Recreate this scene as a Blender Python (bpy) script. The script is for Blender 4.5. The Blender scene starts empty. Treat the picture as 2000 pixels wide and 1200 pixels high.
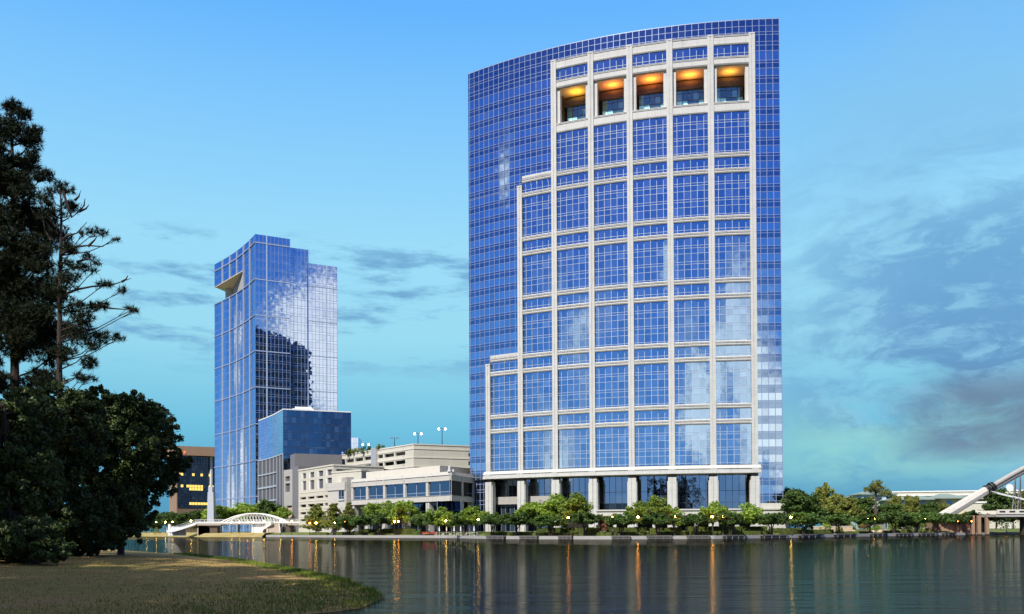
import bpy, math, random
from math import sin, cos, tan, radians, atan2, sqrt, pi
from mathutils import Matrix, Vector
S = bpy.context.scene
COL = S.collection
R = random.Random(7)

# ------------------------------------------------------------------ camera
F, TP, RL, HZ, EYE = 1800.0, .0114423, .0048410, 1035.78, 2.0
CY = HZ - F * tan(TP)
cd = bpy.data.cameras.new('camera')
cam = bpy.data.objects.new('camera', cd); COL.objects.link(cam)
cd.sensor_fit = 'HORIZONTAL'; cd.sensor_width = 36.0; cd.lens = 36.0 * F / 2000
cd.shift_y = (CY - 600) / 2000
cd.clip_start = .1; cd.clip_end = 12000
cam.matrix_world = Matrix.Translation((0, 0, EYE)) @ Matrix.Rotation(pi / 2 + TP, 4, 'X') @ Matrix.Rotation(-RL, 4, 'Z')
S.camera = cam

def ray(px, py):
    U, V = px - 1000, CY - py
    u = (U * cos(RL) + V * sin(RL)) / F; v = (-U * sin(RL) + V * cos(RL)) / F
    return Vector((u, cos(TP) - v * sin(TP), sin(TP) + v * cos(TP)))
def at(px, py, Y):                       # point of the photograph's pixel at the measured depth Y (metres)
    d = ray(px, py); k = Y / d.y
    return Vector((d.x * k, Y, EYE + d.z * k))

# ------------------------------------------------------------------ node helper
class NT:
    def __init__(s, tree): s.t = tree; s.n = tree.nodes; s.l = tree.links; s.n.clear()
    def new(s, typ, **kw):
        n = s.n.new(typ)
        for k, v in kw.items(): setattr(n, k, v)
        return n
    def set(s, sock, v):
        if isinstance(v, bpy.types.NodeSocket): s.l.new(v, sock)
        elif isinstance(v, (tuple, list)) and len(v) == 3 and sock.type == 'RGBA': sock.default_value = (*v, 1)
        else: sock.default_value = v
    def m(s, op, a, b=0.0, c=None, clamp=False):
        n = s.new('ShaderNodeMath', operation=op, use_clamp=clamp)
        s.set(n.inputs[0], a); s.set(n.inputs[1], b)
        if c is not None: s.set(n.inputs[2], c)
        return n.outputs[0]
    def vm(s, op, a, b=(0, 0, 0), sc=None):
        n = s.new('ShaderNodeVectorMath', operation=op)
        s.set(n.inputs[0], a); s.set(n.inputs[1], b)
        if sc is not None: s.set(n.inputs['Scale'], sc)
        return n.outputs[0]
    def mix(s, f, a, b):
        n = s.new('ShaderNodeMix', data_type='RGBA')
        s.set(n.inputs[0], f); s.set(n.inputs[6], a); s.set(n.inputs[7], b)
        return n.outputs[2]
    def smooth(s, x, lo, hi):
        n = s.new('ShaderNodeMapRange', interpolation_type='SMOOTHSTEP')
        s.set(n.inputs[0], x); n.inputs[1].default_value = lo; n.inputs[2].default_value = hi
        return n.outputs[0]
    def noise(s, vec, scale, detail=4, rough=.55, out=0, dist=0.0):
        n = s.new('ShaderNodeTexNoise')
        if vec is not None: s.l.new(vec, n.inputs['Vector'])
        n.inputs['Scale'].default_value = scale; n.inputs['Detail'].default_value = detail
        n.inputs['Roughness'].default_value = rough; n.inputs['Distortion'].default_value = dist
        return n.outputs[out]
    def ramp(s, f, stops):
        n = s.new('ShaderNodeValToRGB'); s.l.new(f, n.inputs[0]); e = n.color_ramp.elements
        for i, (p, c) in enumerate(stops):
            el = e[i] if i < 2 else e.new(p)
            el.position = p; el.color = (*c, 1)
        return n.outputs[0]
    def comb(s, x, y, z):
        n = s.new('ShaderNodeCombineXYZ'); s.set(n.inputs[0], x); s.set(n.inputs[1], y); s.set(n.inputs[2], z)
        return n.outputs[0]

def srgb(*c):
    return tuple((v / 255 / 12.92) if v < 11 else ((v / 255 + .055) / 1.055) ** 2.4 for v in c)

# ------------------------------------------------------------------ sun and sky
SUN_EL, SUN_H = radians(46), Vector((-.50, -.87)).normalized()
sdir = Vector((SUN_H.x * cos(SUN_EL), SUN_H.y * cos(SUN_EL), sin(SUN_EL)))
sl = bpy.data.lights.new('sun', 'SUN'); sl.energy = 4.6; sl.angle = radians(.55); sl.color = (1, .96, .89)
so = bpy.data.objects.new('sun', sl); COL.objects.link(so)
so.rotation_euler = sdir.to_track_quat('Z', 'Y').to_euler()

W = bpy.data.worlds.new('World'); S.world = W; W.use_nodes = True
n = NT(W.node_tree)
tc = n.new('ShaderNodeTexCoord').outputs['Generated']
sx = n.new('ShaderNodeSeparateXYZ'); n.l.new(tc, sx.inputs[0])
dx, dy, dz = sx.outputs
el = n.m('ARCSINE', dz)                                   # radians
az = n.m('ARCTAN2', dx, dy)                               # 0 = north (+Y), + = east
el01 = n.m('DIVIDE', n.m('MAXIMUM', el, 0.0), pi / 2)
front = n.ramp(el01, [(0, srgb(58, 142, 182)), (.03, srgb(68, 154, 196)), (.07, srgb(100, 186, 218)), (.13, srgb(150, 216, 236)),
                      (.19, srgb(154, 218, 246)), (.27, srgb(126, 198, 250)), (.33, srgb(98, 178, 252)), (.46, srgb(150, 178, 212)), (1, srgb(186, 194, 204))])
back = n.ramp(el01, [(0, srgb(128, 172, 215)), (.05, srgb(96, 160, 226)), (.12, srgb(64, 136, 220)), (.22, srgb(36, 102, 208)),
                     (.34, srgb(28, 78, 182)), (.46, srgb(140, 162, 196)), (1, srgb(186, 194, 204))])
# clouds of the northern (photographed) sky: soft grey-blue banks, thick to the east, thin wisps to the west
cv = n.comb(n.m('MULTIPLY', az, 3.6), n.m('MULTIPLY', el, 8.5), .7)
warp = n.noise(cv, 1.6, 3, .5, out=1)
cv2 = n.vm('ADD', cv, n.vm('SCALE', warp, (0, 0, 0), .55))
c1 = n.noise(cv2, 1.7, 10, .64)
east = n.smooth(az, .17, .42)
elhi = n.m('SUBTRACT', 1.0, n.smooth(el, .24, .44))
ello = n.smooth(el, .035, .10)
bank = n.m('MULTIPLY', n.m('MULTIPLY', n.smooth(c1, .36, .54), east), n.m('MULTIPLY', elhi, ello))
eastlow = n.m('MULTIPLY', n.smooth(az, .36, .46), n.m('MULTIPLY', n.smooth(el, .055, .085), n.m('SUBTRACT', 1.0, n.smooth(el, .125, .165))))
low = n.m('MULTIPLY', n.smooth(n.noise(cv2, 1.1, 8, .6), .34, .50), eastlow)
wv = n.comb(n.m('MULTIPLY', az, 6.5), n.m('MULTIPLY', el, 30.0), 3.1)
c2 = n.noise(wv, 1.25, 7, .62)
westband = n.m('MULTIPLY', n.m('MULTIPLY', n.smooth(el, .15, .20), n.m('SUBTRACT', 1.0, n.smooth(el, .28, .32))), n.m('SUBTRACT', 1.0, n.smooth(az, -.02, .1)))
wisp = n.m('MULTIPLY', n.m('MULTIPLY', n.smooth(c2, .47, .64), westband), .85)
cdark = n.mix(n.smooth(el, .04, .28), srgb(72, 122, 170), srgb(100, 160, 206))
cdark = n.mix(n.m('MULTIPLY', n.smooth(n.noise(cv2, 4.2, 9, .66), .46, .62), .75), cdark, srgb(136, 196, 226))
fr = n.mix(n.m('MULTIPLY', bank, .95), front, cdark)
glow = n.m('MULTIPLY', n.m('MULTIPLY', n.smooth(az, .20, .34), n.smooth(el, .03, .07)), n.m('SUBTRACT', 1.0, n.smooth(el, .09, .15)))
fr = n.mix(n.m('MULTIPLY', glow, n.m('MULTIPLY', n.m('SUBTRACT', 1.0, n.smooth(n.noise(cv2, 1.3, 7, .6), .42, .60)), .75)), fr, srgb(140, 208, 205))
fr = n.mix(n.m('MULTIPLY', low, .9), fr, srgb(92, 118, 146))
fr = n.mix(wisp, fr, srgb(98, 156, 200))
# faint broad veil high in the east
veil = n.m('MULTIPLY', n.m('MULTIPLY', n.smooth(n.noise(cv, .9, 4, .5), .42, .7), n.smooth(az, .1, .4)), .4)
fr = n.mix(veil, fr, srgb(132, 190, 226))
# white cumulus round the rest of the sky (seen only mirrored in the glass)
bv = n.vm('MULTIPLY', tc, (1.0, 1.0, 2.3))
cu = n.noise(bv, 2.6, 8, .58)
patch = n.m('MULTIPLY', n.smooth(el, .0, .03), n.m('SUBTRACT', 1.0, n.smooth(el, .20, .31)))
def blob(a, e, w):
    c = (sin(a) * cos(e), cos(a) * cos(e), sin(e)); v = n.new('ShaderNodeVectorMath', operation='DISTANCE'); n.l.new(tc, v.inputs[0]); v.inputs[1].default_value = c
    q = n.m('DIVIDE', v.outputs['Value'], w); return n.m('EXPONENT', n.m('MULTIPLY', n.m('MULTIPLY', q, q), -1.0))
bl = None
for q in ((pi - .02, .21, .08), (-3.08, .17, .07), (pi - .09, .13, .08), (-3.0, .13, .10), (pi - .22, .10, .06), (-2.86, .28, .04), (2.35, .20, .05), (2.34, .15, .06), (2.378, .232, .028), (2.35, .245, .03), (2.345, .10, .05), (2.30, .20, .05), (-.93, .20, .045), (-.95, .155, .045), (-.90, .09, .055), (-1.02, .06, .06), (-2.03, .365, .045), (-2.3, .05, .10)):
    bl = blob(*q) if bl is None else n.m('MAXIMUM', bl, blob(*q))
cu = n.m('ADD', n.m('SUBTRACT', cu, .07), n.m('MULTIPLY', bl, .29))
cum = n.m('MULTIPLY', n.smooth(cu, .50, .66), n.m('MAXIMUM', patch, bl))
cumcol = n.vm('SCALE', n.mix(n.smooth(cu, .56, .72), srgb(176, 190, 206), srgb(248, 250, 250)), sc=1.2)
bk = n.mix(n.m('MULTIPLY', cum, .9), back, cumcol)
isback = n.smooth(n.m('ABSOLUTE', az), .60, .82)
sky = n.mix(isback, fr, bk)
ns = n.new('ShaderNodeTexSky', sky_type='NISHITA')
ns.sun_disc = False; ns.sun_elevation = SUN_EL; ns.sun_rotation = atan2(SUN_H.x, SUN_H.y); ns.dust_density = 1.0
b1 = n.new('ShaderNodeBackground'); n.l.new(ns.outputs[0], b1.inputs[0]); b1.inputs[1].default_value = .1
b2 = n.new('ShaderNodeBackground'); n.l.new(sky, b2.inputs[0]); b2.inputs[1].default_value = .80
ms = n.new('ShaderNodeMixShader'); ms.inputs[0].default_value = .92
n.l.new(b1.outputs[0], ms.inputs[1]); n.l.new(b2.outputs[0], ms.inputs[2])
wo = n.new('ShaderNodeOutputWorld'); n.l.new(ms.outputs[0], wo.inputs[0])

S.view_settings.view_transform = 'Standard'; S.view_settings.look = 'None'
S.view_settings.exposure = 0.42; S.view_settings.gamma = 1.0
S.render.engine = 'CYCLES'
S.cycles.use_denoising = True
S.cycles.max_bounces = 6; S.cycles.glossy_bounces = 4; S.cycles.transparent_max_bounces = 6
S.cycles.sample_clamp_indirect = 14.0
S.cycles.caustics_reflective = False; S.cycles.caustics_refractive = False

# ------------------------------------------------------------------ materials
def mat(name, base, rough=.8, var=.12, scale=1.0, metal=0.0, spec=.5, bump=0.0, joint=None, streak=0.0, face=0.0, facecol=None, trans=0.0):
    m = bpy.data.materials.new(name); m.use_nodes = True
    n = NT(m.node_tree)
    tc = n.new('ShaderNodeTexCoord').outputs['Object']
    geo = n.new('ShaderNodeNewGeometry')
    pos = geo.outputs['Position']
    f = n.noise(pos, scale, 5, .6)
    k = n.m('MULTIPLY_ADD', n.m('SUBTRACT', f, .5), var * 2, 1.0)
    col = n.vm('SCALE', tuple(base), sc=k)
    if streak:
        st = n.noise(n.vm('MULTIPLY', pos, (2.0, 2.0, .12)), 1.2, 5, .65)
        col = n.mix(n.m('MULTIPLY', n.smooth(st, .5, .78), streak), col, tuple(c * .45 for c in base))
    if joint:                                                    # masonry joints: (horizontal pitch, vertical pitch)
        sp = n.new('ShaderNodeSeparateXYZ'); n.l.new(pos, sp.inputs[0])
        jz = n.m('LESS_THAN', n.m('FRACT', n.m('DIVIDE', sp.outputs[2], joint[1])), .05 / joint[1])
        jx = n.m('LESS_THAN', n.m('FRACT', n.m('DIVIDE', n.m('ADD', sp.outputs[0], n.m('MULTIPLY', sp.outputs[1], .6)), joint[0])), .05 / joint[0])
        col = n.mix(n.m('MULTIPLY', n.m('MAXIMUM', jz, jx), .55), col, tuple(c * .4 for c in base))
    if face:
        at_ = n.new('ShaderNodeAttribute', attribute_name='rnd')
        s2 = n.new('ShaderNodeSeparateXYZ'); n.l.new(at_.outputs['Vector'], s2.inputs[0])
        col = n.mix(n.m('MULTIPLY', s2.outputs[0], face), col, facecol or tuple(c * .4 for c in base))
        oi = n.new('ShaderNodeObjectInfo').outputs['Random']
        col = n.vm('SCALE', col, sc=n.m('MULTIPLY_ADD', oi, .5, .75))
    b = n.new('ShaderNodeBsdfPrincipled')
    n.l.new(col, b.inputs['Base Color']); b.inputs['Roughness'].default_value = rough
    b.inputs['Metallic'].default_value = metal; b.inputs['Specular IOR Level'].default_value = spec
    if bump:
        bn = n.new('ShaderNodeBump'); bn.inputs['Strength'].default_value = bump; bn.inputs['Distance'].default_value = .05
        n.l.new(n.noise(pos, scale * 6, 6, .7), bn.inputs['Height']); n.l.new(bn.outputs[0], b.inputs['Normal'])
    out = n.new('ShaderNodeOutputMaterial')
    if trans:
        tr = n.new('ShaderNodeBsdfTranslucent'); n.l.new(n.vm('MULTIPLY', col, (1.3, 1.5, .6)), tr.inputs[0])
        mx = n.new('ShaderNodeMixShader'); mx.inputs[0].default_value = trans
        n.l.new(b.outputs[0], mx.inputs[1]); n.l.new(tr.outputs[0], mx.inputs[2]); n.l.new(mx.outputs[0], out.inputs[0])
    else: n.l.new(b.outputs[0], out.inputs[0])
    return m

def glass(name, tint, inner=(.01, .015, .02), refl=.85, wob=.012, rip=.012, rough=.015):
    """coated facade glass: a tinted mirror whose panes each sit a touch out of true"""
    m = bpy.data.materials.new(name); m.use_nodes = True
    n = NT(m.node_tree)
    geo = n.new('ShaderNodeNewGeometry')
    a = n.new('ShaderNodeAttribute', attribute_name='rnd')
    off = n.vm('SCALE', n.vm('SUBTRACT', a.outputs['Vector'], (.5, .5, .5)), sc=wob * .4)
    nz = n.noise(geo.outputs['Position'], .55, 2, .5, out=1)
    off2 = n.vm('SCALE', n.vm('SUBTRACT', nz, (.5, .5, .5)), sc=rip * 2)
    nor = n.vm('NORMALIZE', n.vm('ADD', geo.outputs['Normal'], n.vm('ADD', off, off2)))
    g = n.new('ShaderNodeBsdfGlossy'); sg_ = n.new('ShaderNodeSeparateXYZ'); n.l.new(a.outputs['Vector'], sg_.inputs[0]); n.l.new(n.vm('SCALE', tuple(tint), sc=n.m('SUBTRACT', 1.0, n.m('MULTIPLY', n.m('POWER', sg_.outputs[2], 3.0), .13))), g.inputs['Color']); g.inputs['Roughness'].default_value = rough
    n.l.new(nor, g.inputs['Normal'])
    d = n.new('ShaderNodeBsdfDiffuse')
    s3 = n.new('ShaderNodeSeparateXYZ'); n.l.new(a.outputs['Vector'], s3.inputs[0])
    n.l.new(n.vm('SCALE', tuple(inner), sc=n.m('MULTIPLY_ADD', n.m('POWER', s3.outputs[0], 6.0), 9.0, .5)), d.inputs[0])
    fr = n.new('ShaderNodeFresnel'); fr.inputs[0].default_value = 1.5; n.l.new(nor, fr.inputs['Normal'])
    fac = n.m('ADD', refl, n.m('MULTIPLY', fr.outputs[0], 1 - refl), clamp=True)
    mx = n.new('ShaderNodeMixShader'); n.l.new(fac, mx.inputs[0])
    n.l.new(d.outputs[0], mx.inputs[1]); n.l.new(g.outputs[0], mx.inputs[2])
    o = n.new('ShaderNodeOutputMaterial'); n.l.new(mx.outputs[0], o.inputs[0])
    return m

def emit(name, col, st):
    m = bpy.data.materials.new(name); m.use_nodes = True; n = NT(m.node_tree)
    e = n.new('ShaderNodeEmission'); e.inputs[0].default_value = (*col, 1); e.inputs[1].default_value = st
    o = n.new('ShaderNodeOutputMaterial'); n.l.new(e.outputs[0], o.inputs[0]); return m

M = dict(
    vis=glass('vision_glass', (.74, .88, .98)), spa=glass('spandrel_glass', (.36, .48, .62), wob=.009),
    win=glass('window_glass', (.50, .68, .86), (.02, .025, .03), refl=.80, wob=.010), hallw=glass('hall_glass', (.24, .32, .38), refl=.75, wob=.008), lobby=glass('lobby_glass', (.42, .50, .60), refl=.75, wob=.008),
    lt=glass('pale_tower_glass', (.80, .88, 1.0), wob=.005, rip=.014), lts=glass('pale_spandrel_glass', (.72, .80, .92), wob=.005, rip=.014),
    dk=glass('dark_glass', (.16, .25, .36), refl=.7), blk=glass('black_glass', (.12, .14, .16), refl=.45),
    teal=glass('terrace_glass', (.75, .95, .88), (.09, .21, .20), refl=.30),
    mul=mat('mullion_metal', (.26, .32, .50), .4, .05, metal=.2), mulw=mat('white_mullion', (.38, .45, .57), .4, .05),
    muld=mat('dark_mullion', (.03, .035, .04), .4, .05),
    stone=mat('cream_limestone', (.51, .50, .465), .85, .16, .3, joint=(5.1, 2.12), streak=.42),
    stone2=mat('podium_limestone', (.50, .475, .42), .85, .12, .4, joint=(3.2, 2.4), streak=.28),
    precast=mat('cream_precast', (.53, .50, .41), .9, .12, .3, joint=(9.0, 1.5), streak=.3),
    precast2=mat('pale_precast', (.60, .56, .47), .9, .10, .3, streak=.25),
    conc=mat('grey_concrete', (.36, .34, .31), .9, .15, .8, streak=.2),
    grey=mat('grey_metal_panel', (.17, .165, .165), .6, .05, .4, joint=(3.0, 50.0)),
    louv=mat('louvre_panel', (.10, .095, .10), .6, .05, .4, joint=(60.0, .45)),
    brown=mat('brown_stone', (.30, .19, .12), .85, .1, .3, joint=(4., 1.6)),
    bronze=mat('bronze_panel', (.10, .07, .045), .5, .1, .5),
    ceil=mat('terrace_ceiling', (.62, .50, .36), .8, .05),
    dark=mat('shade_black', (.012, .011, .010), .9, .2), roof=mat('roof_gravel', (.30, .29, .27), .95, .2, .5),  # first colour is near-black, painting the shade inside openings
    white=mat('white_paint', (.74, .74, .71), .6, .06, 1.0, streak=.1),
    silver=mat('silver_steel', (.50, .53, .56), .4, .08, 1.0, metal=.3),
    black=mat('black_metal', (.02, .02, .022), .5, .1),
    pave=mat('tan_paving', (.40, .34, .27), .9, .14, .5, joint=(2.0, 90.)), 
    wood=mat('weathered_deck', (.13, .12, .11), .85, .2, 1.0), 
    bark=mat('bark', (.085, .060, .045), .95, .3, 2.0, bump=.8), barkd=mat('dark_bark', (.040, .027, .022), .95, .3, 2.0, bump=.8),
    leafd=mat('dark_leaves', (.095, .165, .032), .6, .3, .5, face=.75, trans=.18, spec=.3),
    leafb=mat('bright_leaves', (.27, .38, .05), .6, .25, .5, face=.7, trans=.25, spec=.3),
    leafo=mat('olive_leaves', (.22, .24, .05), .6, .3, .4, face=.7, trans=.2, spec=.3),
    leafr=mat('russet_leaves', (.22, .10, .05), .7, .3, .5, face=.7, trans=.2, spec=.3),
    leafy=mat('yellow_leaves', (.42, .42, .09), .7, .2, .5, face=.5, trans=.2, spec=.3),
    needle=mat('pine_needles', (.022, .034, .012), .7, .3, .3, face=.7, spec=.2),
    oak=mat('oak_leaves', (.082, .130, .034), .55, .35, .4, face=.75, facecol=(.035, .035, .014), trans=.15, spec=.35),
    hedge=mat('clipped_hedge', (.10, .13, .028), .8, .3, .8, face=.7, trans=.1, spec=.2),
    rock=mat('sandstone_rock', (.48, .36, .25), .9, .25, 1.0, bump=.6), 
    red=mat('red_paint', (.42, .04, .03), .5, .1), blue=mat('blue_cloth', (.03, .06, .25), .8, .1),
    teal_roof=mat('green_metal_roof', (.22, .27, .23), .6, .1, .4, joint=(1.6, 90.)), 
    tealp=mat('pale_teal_paint', (.45, .62, .60), .6, .05), cream=mat('cream_stucco', (.66, .55, .36), .9, .08),
    lit=emit('lit_office', (1.0, .70, .16), 1.1), lampw=emit('warm_globe', (1.0, .36, .05), 110.0), lampy=emit('yellow_globe', (1.0, .58, .12), 90.0),
    lampr=emit('orange_globe', (1.0, .2, .03), 80.0),
    lampv=emit('violet_white_lamp', (1.0, .74, 1.0), 6.0), redl=emit('red_beacon', (1.0, .05, .02), 6.0),
    skin=mat('skin', (.45, .27, .19), .6, .03), cloth_w=mat('white_shirt', (.75, .75, .75), .8, .03), cloth_d=mat('dark_trousers', (.04, .04, .05), .8, .05),
)

# ------------------------------------------------------------------ mesh helpers
def tag(o, label=None, cat=None, group=None, kind=None):
    if label: o['label'] = label
    if cat: o['category'] = cat
    if group: o['group'] = group
    if kind: o['kind'] = kind
    return o
WC = set()
def empty(name, loc, label=None, cat=None, group=None, rz=0, wc=False):
    o = bpy.data.objects.new(name, None); COL.objects.link(o); o.location = loc; o.rotation_euler.z = rz
    o.empty_display_size = .5
    if wc: WC.add(o.name)
    return tag(o, label, cat, group)
def kids(o): return [c for c in ALLK.get(o.name, [])]
ALLK = {}
def link(o, parent):
    COL.objects.link(o)
    if parent is not None:
        o.parent = parent
        if parent.name in WC: o.matrix_parent_inverse = Matrix.Translation(-parent.location)
        ALLK.setdefault(parent.name, []).append(o)
    return o
def copy_tree(o, parent=None, loc=None, rz=None, sc=None, label=None, group=None):
    c = o.copy(); link(c, parent)
    if loc is not None: c.location = loc
    if rz is not None: c.rotation_euler.z = rz
    if sc is not None: c.scale = sc if isinstance(sc, (tuple, list)) else (sc,) * 3
    if label: c['label'] = label
    if group: c['group'] = group
    for ch in kids(o): copy_tree(ch, c)
    return c

class MB:
    def __init__(s): s.v = []; s.f = []; s.m = []
    def poly(s, pts, mi=0):
        b = len(s.v); s.v += [tuple(p) for p in pts]; s.f.append(tuple(range(b, b + len(pts)))); s.m.append(mi)
    def hexa(s, p, mi=0):                # p: 8 points, bottom ring 0-3, top ring 4-7
        b = len(s.v); s.v += [tuple(q) for q in p]
        for f in ((3, 2, 1, 0), (4, 5, 6, 7), (0, 1, 5, 4), (1, 2, 6, 5), (2, 3, 7, 6), (3, 0, 4, 7)):
            s.f.append(tuple(b + i for i in f)); s.m.append(mi)
    def box(s, x0, x1, y0, y1, z0, z1, mi=0):
        s.hexa([(x0, y0, z0), (x1, y0, z0), (x1, y1, z0), (x0, y1, z0), (x0, y0, z1), (x1, y0, z1), (x1, y1, z1), (x0, y1, z1)], mi)
    def prism(s, pts, z0, z1, mi=0, mtop=None):
        k = len(pts); b = len(s.v)
        s.v += [(p[0], p[1], z0) for p in pts] + [(p[0], p[1], z1) for p in pts]
        for i in range(k):
            j = (i + 1) % k; s.f.append((b + i, b + j, b + k + j, b + k + i)); s.m.append(mi)
        s.f.append(tuple(b + k + i for i in range(k))); s.m.append(mi if mtop is None else mtop)
        s.f.append(tuple(b + k - 1 - i for i in range(k))); s.m.append(mi)
    def tube(s, pts, rad, nn=6, mi=0, cap=True):
        pts = [Vector(p) for p in pts]; rings = []
        for i, p in enumerate(pts):
            d = (pts[min(i + 1, len(pts) - 1)] - pts[max(i - 1, 0)])
            if d.length < 1e-6: d = Vector((0, 0, 1))
            d.normalize(); a = d.cross(Vector((0, 0, 1)) if abs(d.z) < .9 else Vector((1, 0, 0))).normalized(); c = d.cross(a)
            r = rad[i] if isinstance(rad, (list, tuple)) else rad
            b = len(s.v); rings.append(b)
            s.v += [tuple(p + (a * cos(2 * pi * k / nn) + c * sin(2 * pi * k / nn)) * r) for k in range(nn)]
        for q in range(len(rings) - 1):
            for k in range(nn):
                k2 = (k + 1) % nn
                s.f.append((rings[q] + k, rings[q + 1] + k, rings[q + 1] + k2, rings[q] + k2)); s.m.append(mi)
        if cap:
            s.f.append(tuple(rings[0] + k for k in range(nn))); s.m.append(mi)
            s.f.append(tuple(rings[-1] + nn - 1 - k for k in range(nn))); s.m.append(mi)
    def lathe(s, prof, nn=12, c=(0, 0), mi=0):
        rings = []
        for r, z in prof:
            b = len(s.v); rings.append(b)
            s.v += [(c[0] + r * cos(2 * pi * k / nn), c[1] + r * sin(2 * pi * k / nn), z) for k in range(nn)]
        for q in range(len(rings) - 1):
            for k in range(nn):
                k2 = (k + 1) % nn
                s.f.append((rings[q] + k, rings[q] + k2, rings[q + 1] + k2, rings[q + 1] + k)); s.m.append(mi)
        s.f.append(tuple(rings[-1] + k for k in range(nn))); s.m.append(mi)
    def ball(s, c, r, nn=10, mi=0, sz=1.0):
        rings = [(sin(pi * i / 7) * r + 1e-4, -cos(pi * i / 7) * r * sz) for i in range(8)]
        base = len(s.v); s.lathe([(a, b + c[2]) for a, b in rings], nn, (c[0], c[1]), mi)
    def build(s, name, mats, parent=None, rnd=False, smooth=False, label=None):
        me = bpy.data.meshes.new(name); me.from_pydata(s.v, [], s.f)
        if not isinstance(mats, (list, tuple)): mats = [mats]
        for m_ in mats: me.materials.append(M[m_] if isinstance(m_, str) else m_)
        if len(mats) > 1: me.polygons.foreach_set('material_index', s.m)
        if smooth: me.polygons.foreach_set('use_smooth', [True] * len(s.f))
        if rnd:
            a = me.attributes.new('rnd', 'FLOAT_VECTOR', 'FACE')
            rr = random.Random(len(s.f) + len(name)); a.data.foreach_set('vector', [rr.random() for _ in range(3 * len(s.f))])
        me.update(); o = bpy.data.objects.new(name, me); link(o, parent)
        if label: o['label'] = label
        return o

class Wall:
    """a vertical facade line; s runs left to right as seen from the lake, o is metres out from it"""
    def __init__(w, P0=None, P1=None, arc=None, bow=0.0):
        if arc: w.arc = arc; w.L = arc[3] and (arc[4] - arc[3]) * arc[2]
        else:
            w.arc = None; w.a = Vector(P0[:2]); w.b = Vector(P1[:2]); w.L = (w.b - w.a).length; w.bow = bow
            w.t = (w.b - w.a) / w.L; w.n = Vector((w.t.y, -w.t.x))
    def pos(w, s, o=0.0):
        if w.arc:
            xc, yc, r, p0, p1 = w.arc; p = p0 + s / r
            return Vector((xc + (r + o) * sin(p), yc - (r + o) * cos(p)))
        q = s / w.L
        return w.a + w.t * s + w.n * (o + w.bow * 4 * q * (1 - q))
    def hit(w, px, py):
        d = ray(px, py); k = d.x / d.y; lo, hi = -5.0, w.L + 5.0
        for _ in range(50):
            m = (lo + hi) / 2; p = w.pos(m)
            if p.x - k * p.y < 0: lo = m
            else: hi = m
        p = w.pos(lo); return lo, EYE + d.z * p.y / d.y
    def S(w, px, py=900): return w.hit(px, py)[0]
    def Z(w, px, py): return w.hit(px, py)[1]
    def seg(w, s0, s1): 
        if w.arc or w.bow: return max(1, int(abs(s1 - s0) / 3.0))
        return 1
    def slab(w, mb, s0, s1, z0, z1, o0, o1, mi=0, n=None):
        n = n or w.seg(s0, s1)
        for i in range(n):
            a, b = s0 + (s1 - s0) * i / n, s0 + (s1 - s0) * (i + 1) / n
            q = [w.pos(a, o1), w.pos(b, o1), w.pos(b, o0), w.pos(a, o0)]
            mb.hexa([(p.x, p.y, z0) for p in q] + [(p.x, p.y, z1) for p in q], mi)
    def wedge(w, mb, s0, s1, z0, z1, o0, oA, oB, mi=0):    # front face slopes from oA (bottom) to oB (top)
        n = w.seg(s0, s1)
        for i in range(n):
            a, b = s0 + (s1 - s0) * i / n, s0 + (s1 - s0) * (i + 1) / n
            mb.hexa([(p.x, p.y, z0) for p in (w.pos(a, oA), w.pos(b, oA), w.pos(b, o0), w.pos(a, o0))] +
                    [(p.x, p.y, z1) for p in (w.pos(a, oB), w.pos(b, oB), w.pos(b, o0), w.pos(a, o0))], mi)
    def pane(w, mb, s0, s1, z0, z1, o, mi=0):
        p, q = w.pos(s0, o), w.pos(s1, o)
        mb.poly([(p.x, p.y, z0), (q.x, q.y, z0), (q.x, q.y, z1), (p.x, p.y, z1)], mi)
    def grid(w, mb, S_, Z_, o, mi=0, alt=None, skip=None, bars=None):
        """panes between the lines of S_ and Z_; alt(j) picks the material of row j; bars=(wv, wh, proud, material)"""
        for j in range(len(Z_) - 1):
            for i in range(len(S_) - 1):
                if skip and skip((S_[i] + S_[i + 1]) / 2, (Z_[j] + Z_[j + 1]) / 2): continue
                w.pane(mb, S_[i], S_[i + 1], Z_[j], Z_[j + 1], o, alt(j) if alt else mi)
        if bars:
            wv, wh, pr, bm = bars
            for s_ in S_: w.slab(mb, s_ - wv / 2, s_ + wv / 2, Z_[0], Z_[-1], o - .01, o + pr, bm, 1)
            for z_ in Z_: w.slab(mb, S_[0], S_[-1], z_ - wh / 2, z_ + wh / 2, o - .012, o + pr * .8, bm)
def lin(a, b, n): return [a + (b - a) * i / n for i in range(n + 1)]
# ------------------------------------------------------------------ the great tower
XC, YC, RR = 77.7326, 401.4606, 151.8176
def phi_at(px, py):
    d = ray(px, py); k = d.x / d.y; lo, hi = -1.2, .4
    for _ in range(50):
        m = (lo + hi) / 2
        if XC + RR * sin(m) - k * (YC - RR * cos(m)) < 0: lo = m
        else: hi = m
    return lo
A = Wall(arc=(XC, YC, RR, phi_at(914.2, 146.3), phi_at(1521.4, 37.3)))
L = A.L
zr = lambda y: A.Z(1467, y)
tower = empty('office_tower', (20, 268, 1.5), 'tallest curved blue glass tower with a stepped cream stone grid and lit top terraces', 'tower', wc=True)
ZT = A.Z(1521, 37.5); GZ = 1.6
PIER = [A.S(x, 880) for x in (955.6, 1018.8, 1086, 1158.5, 1234.5, 1312.7, 1393, 1474)]
PW = 1.62
z1, z2, z3 = zr(66), zr(311), zr(677.5)       # tops of the three steps of the stone grid
zband_t, zband_b = zr(908), zr(924)
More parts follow.
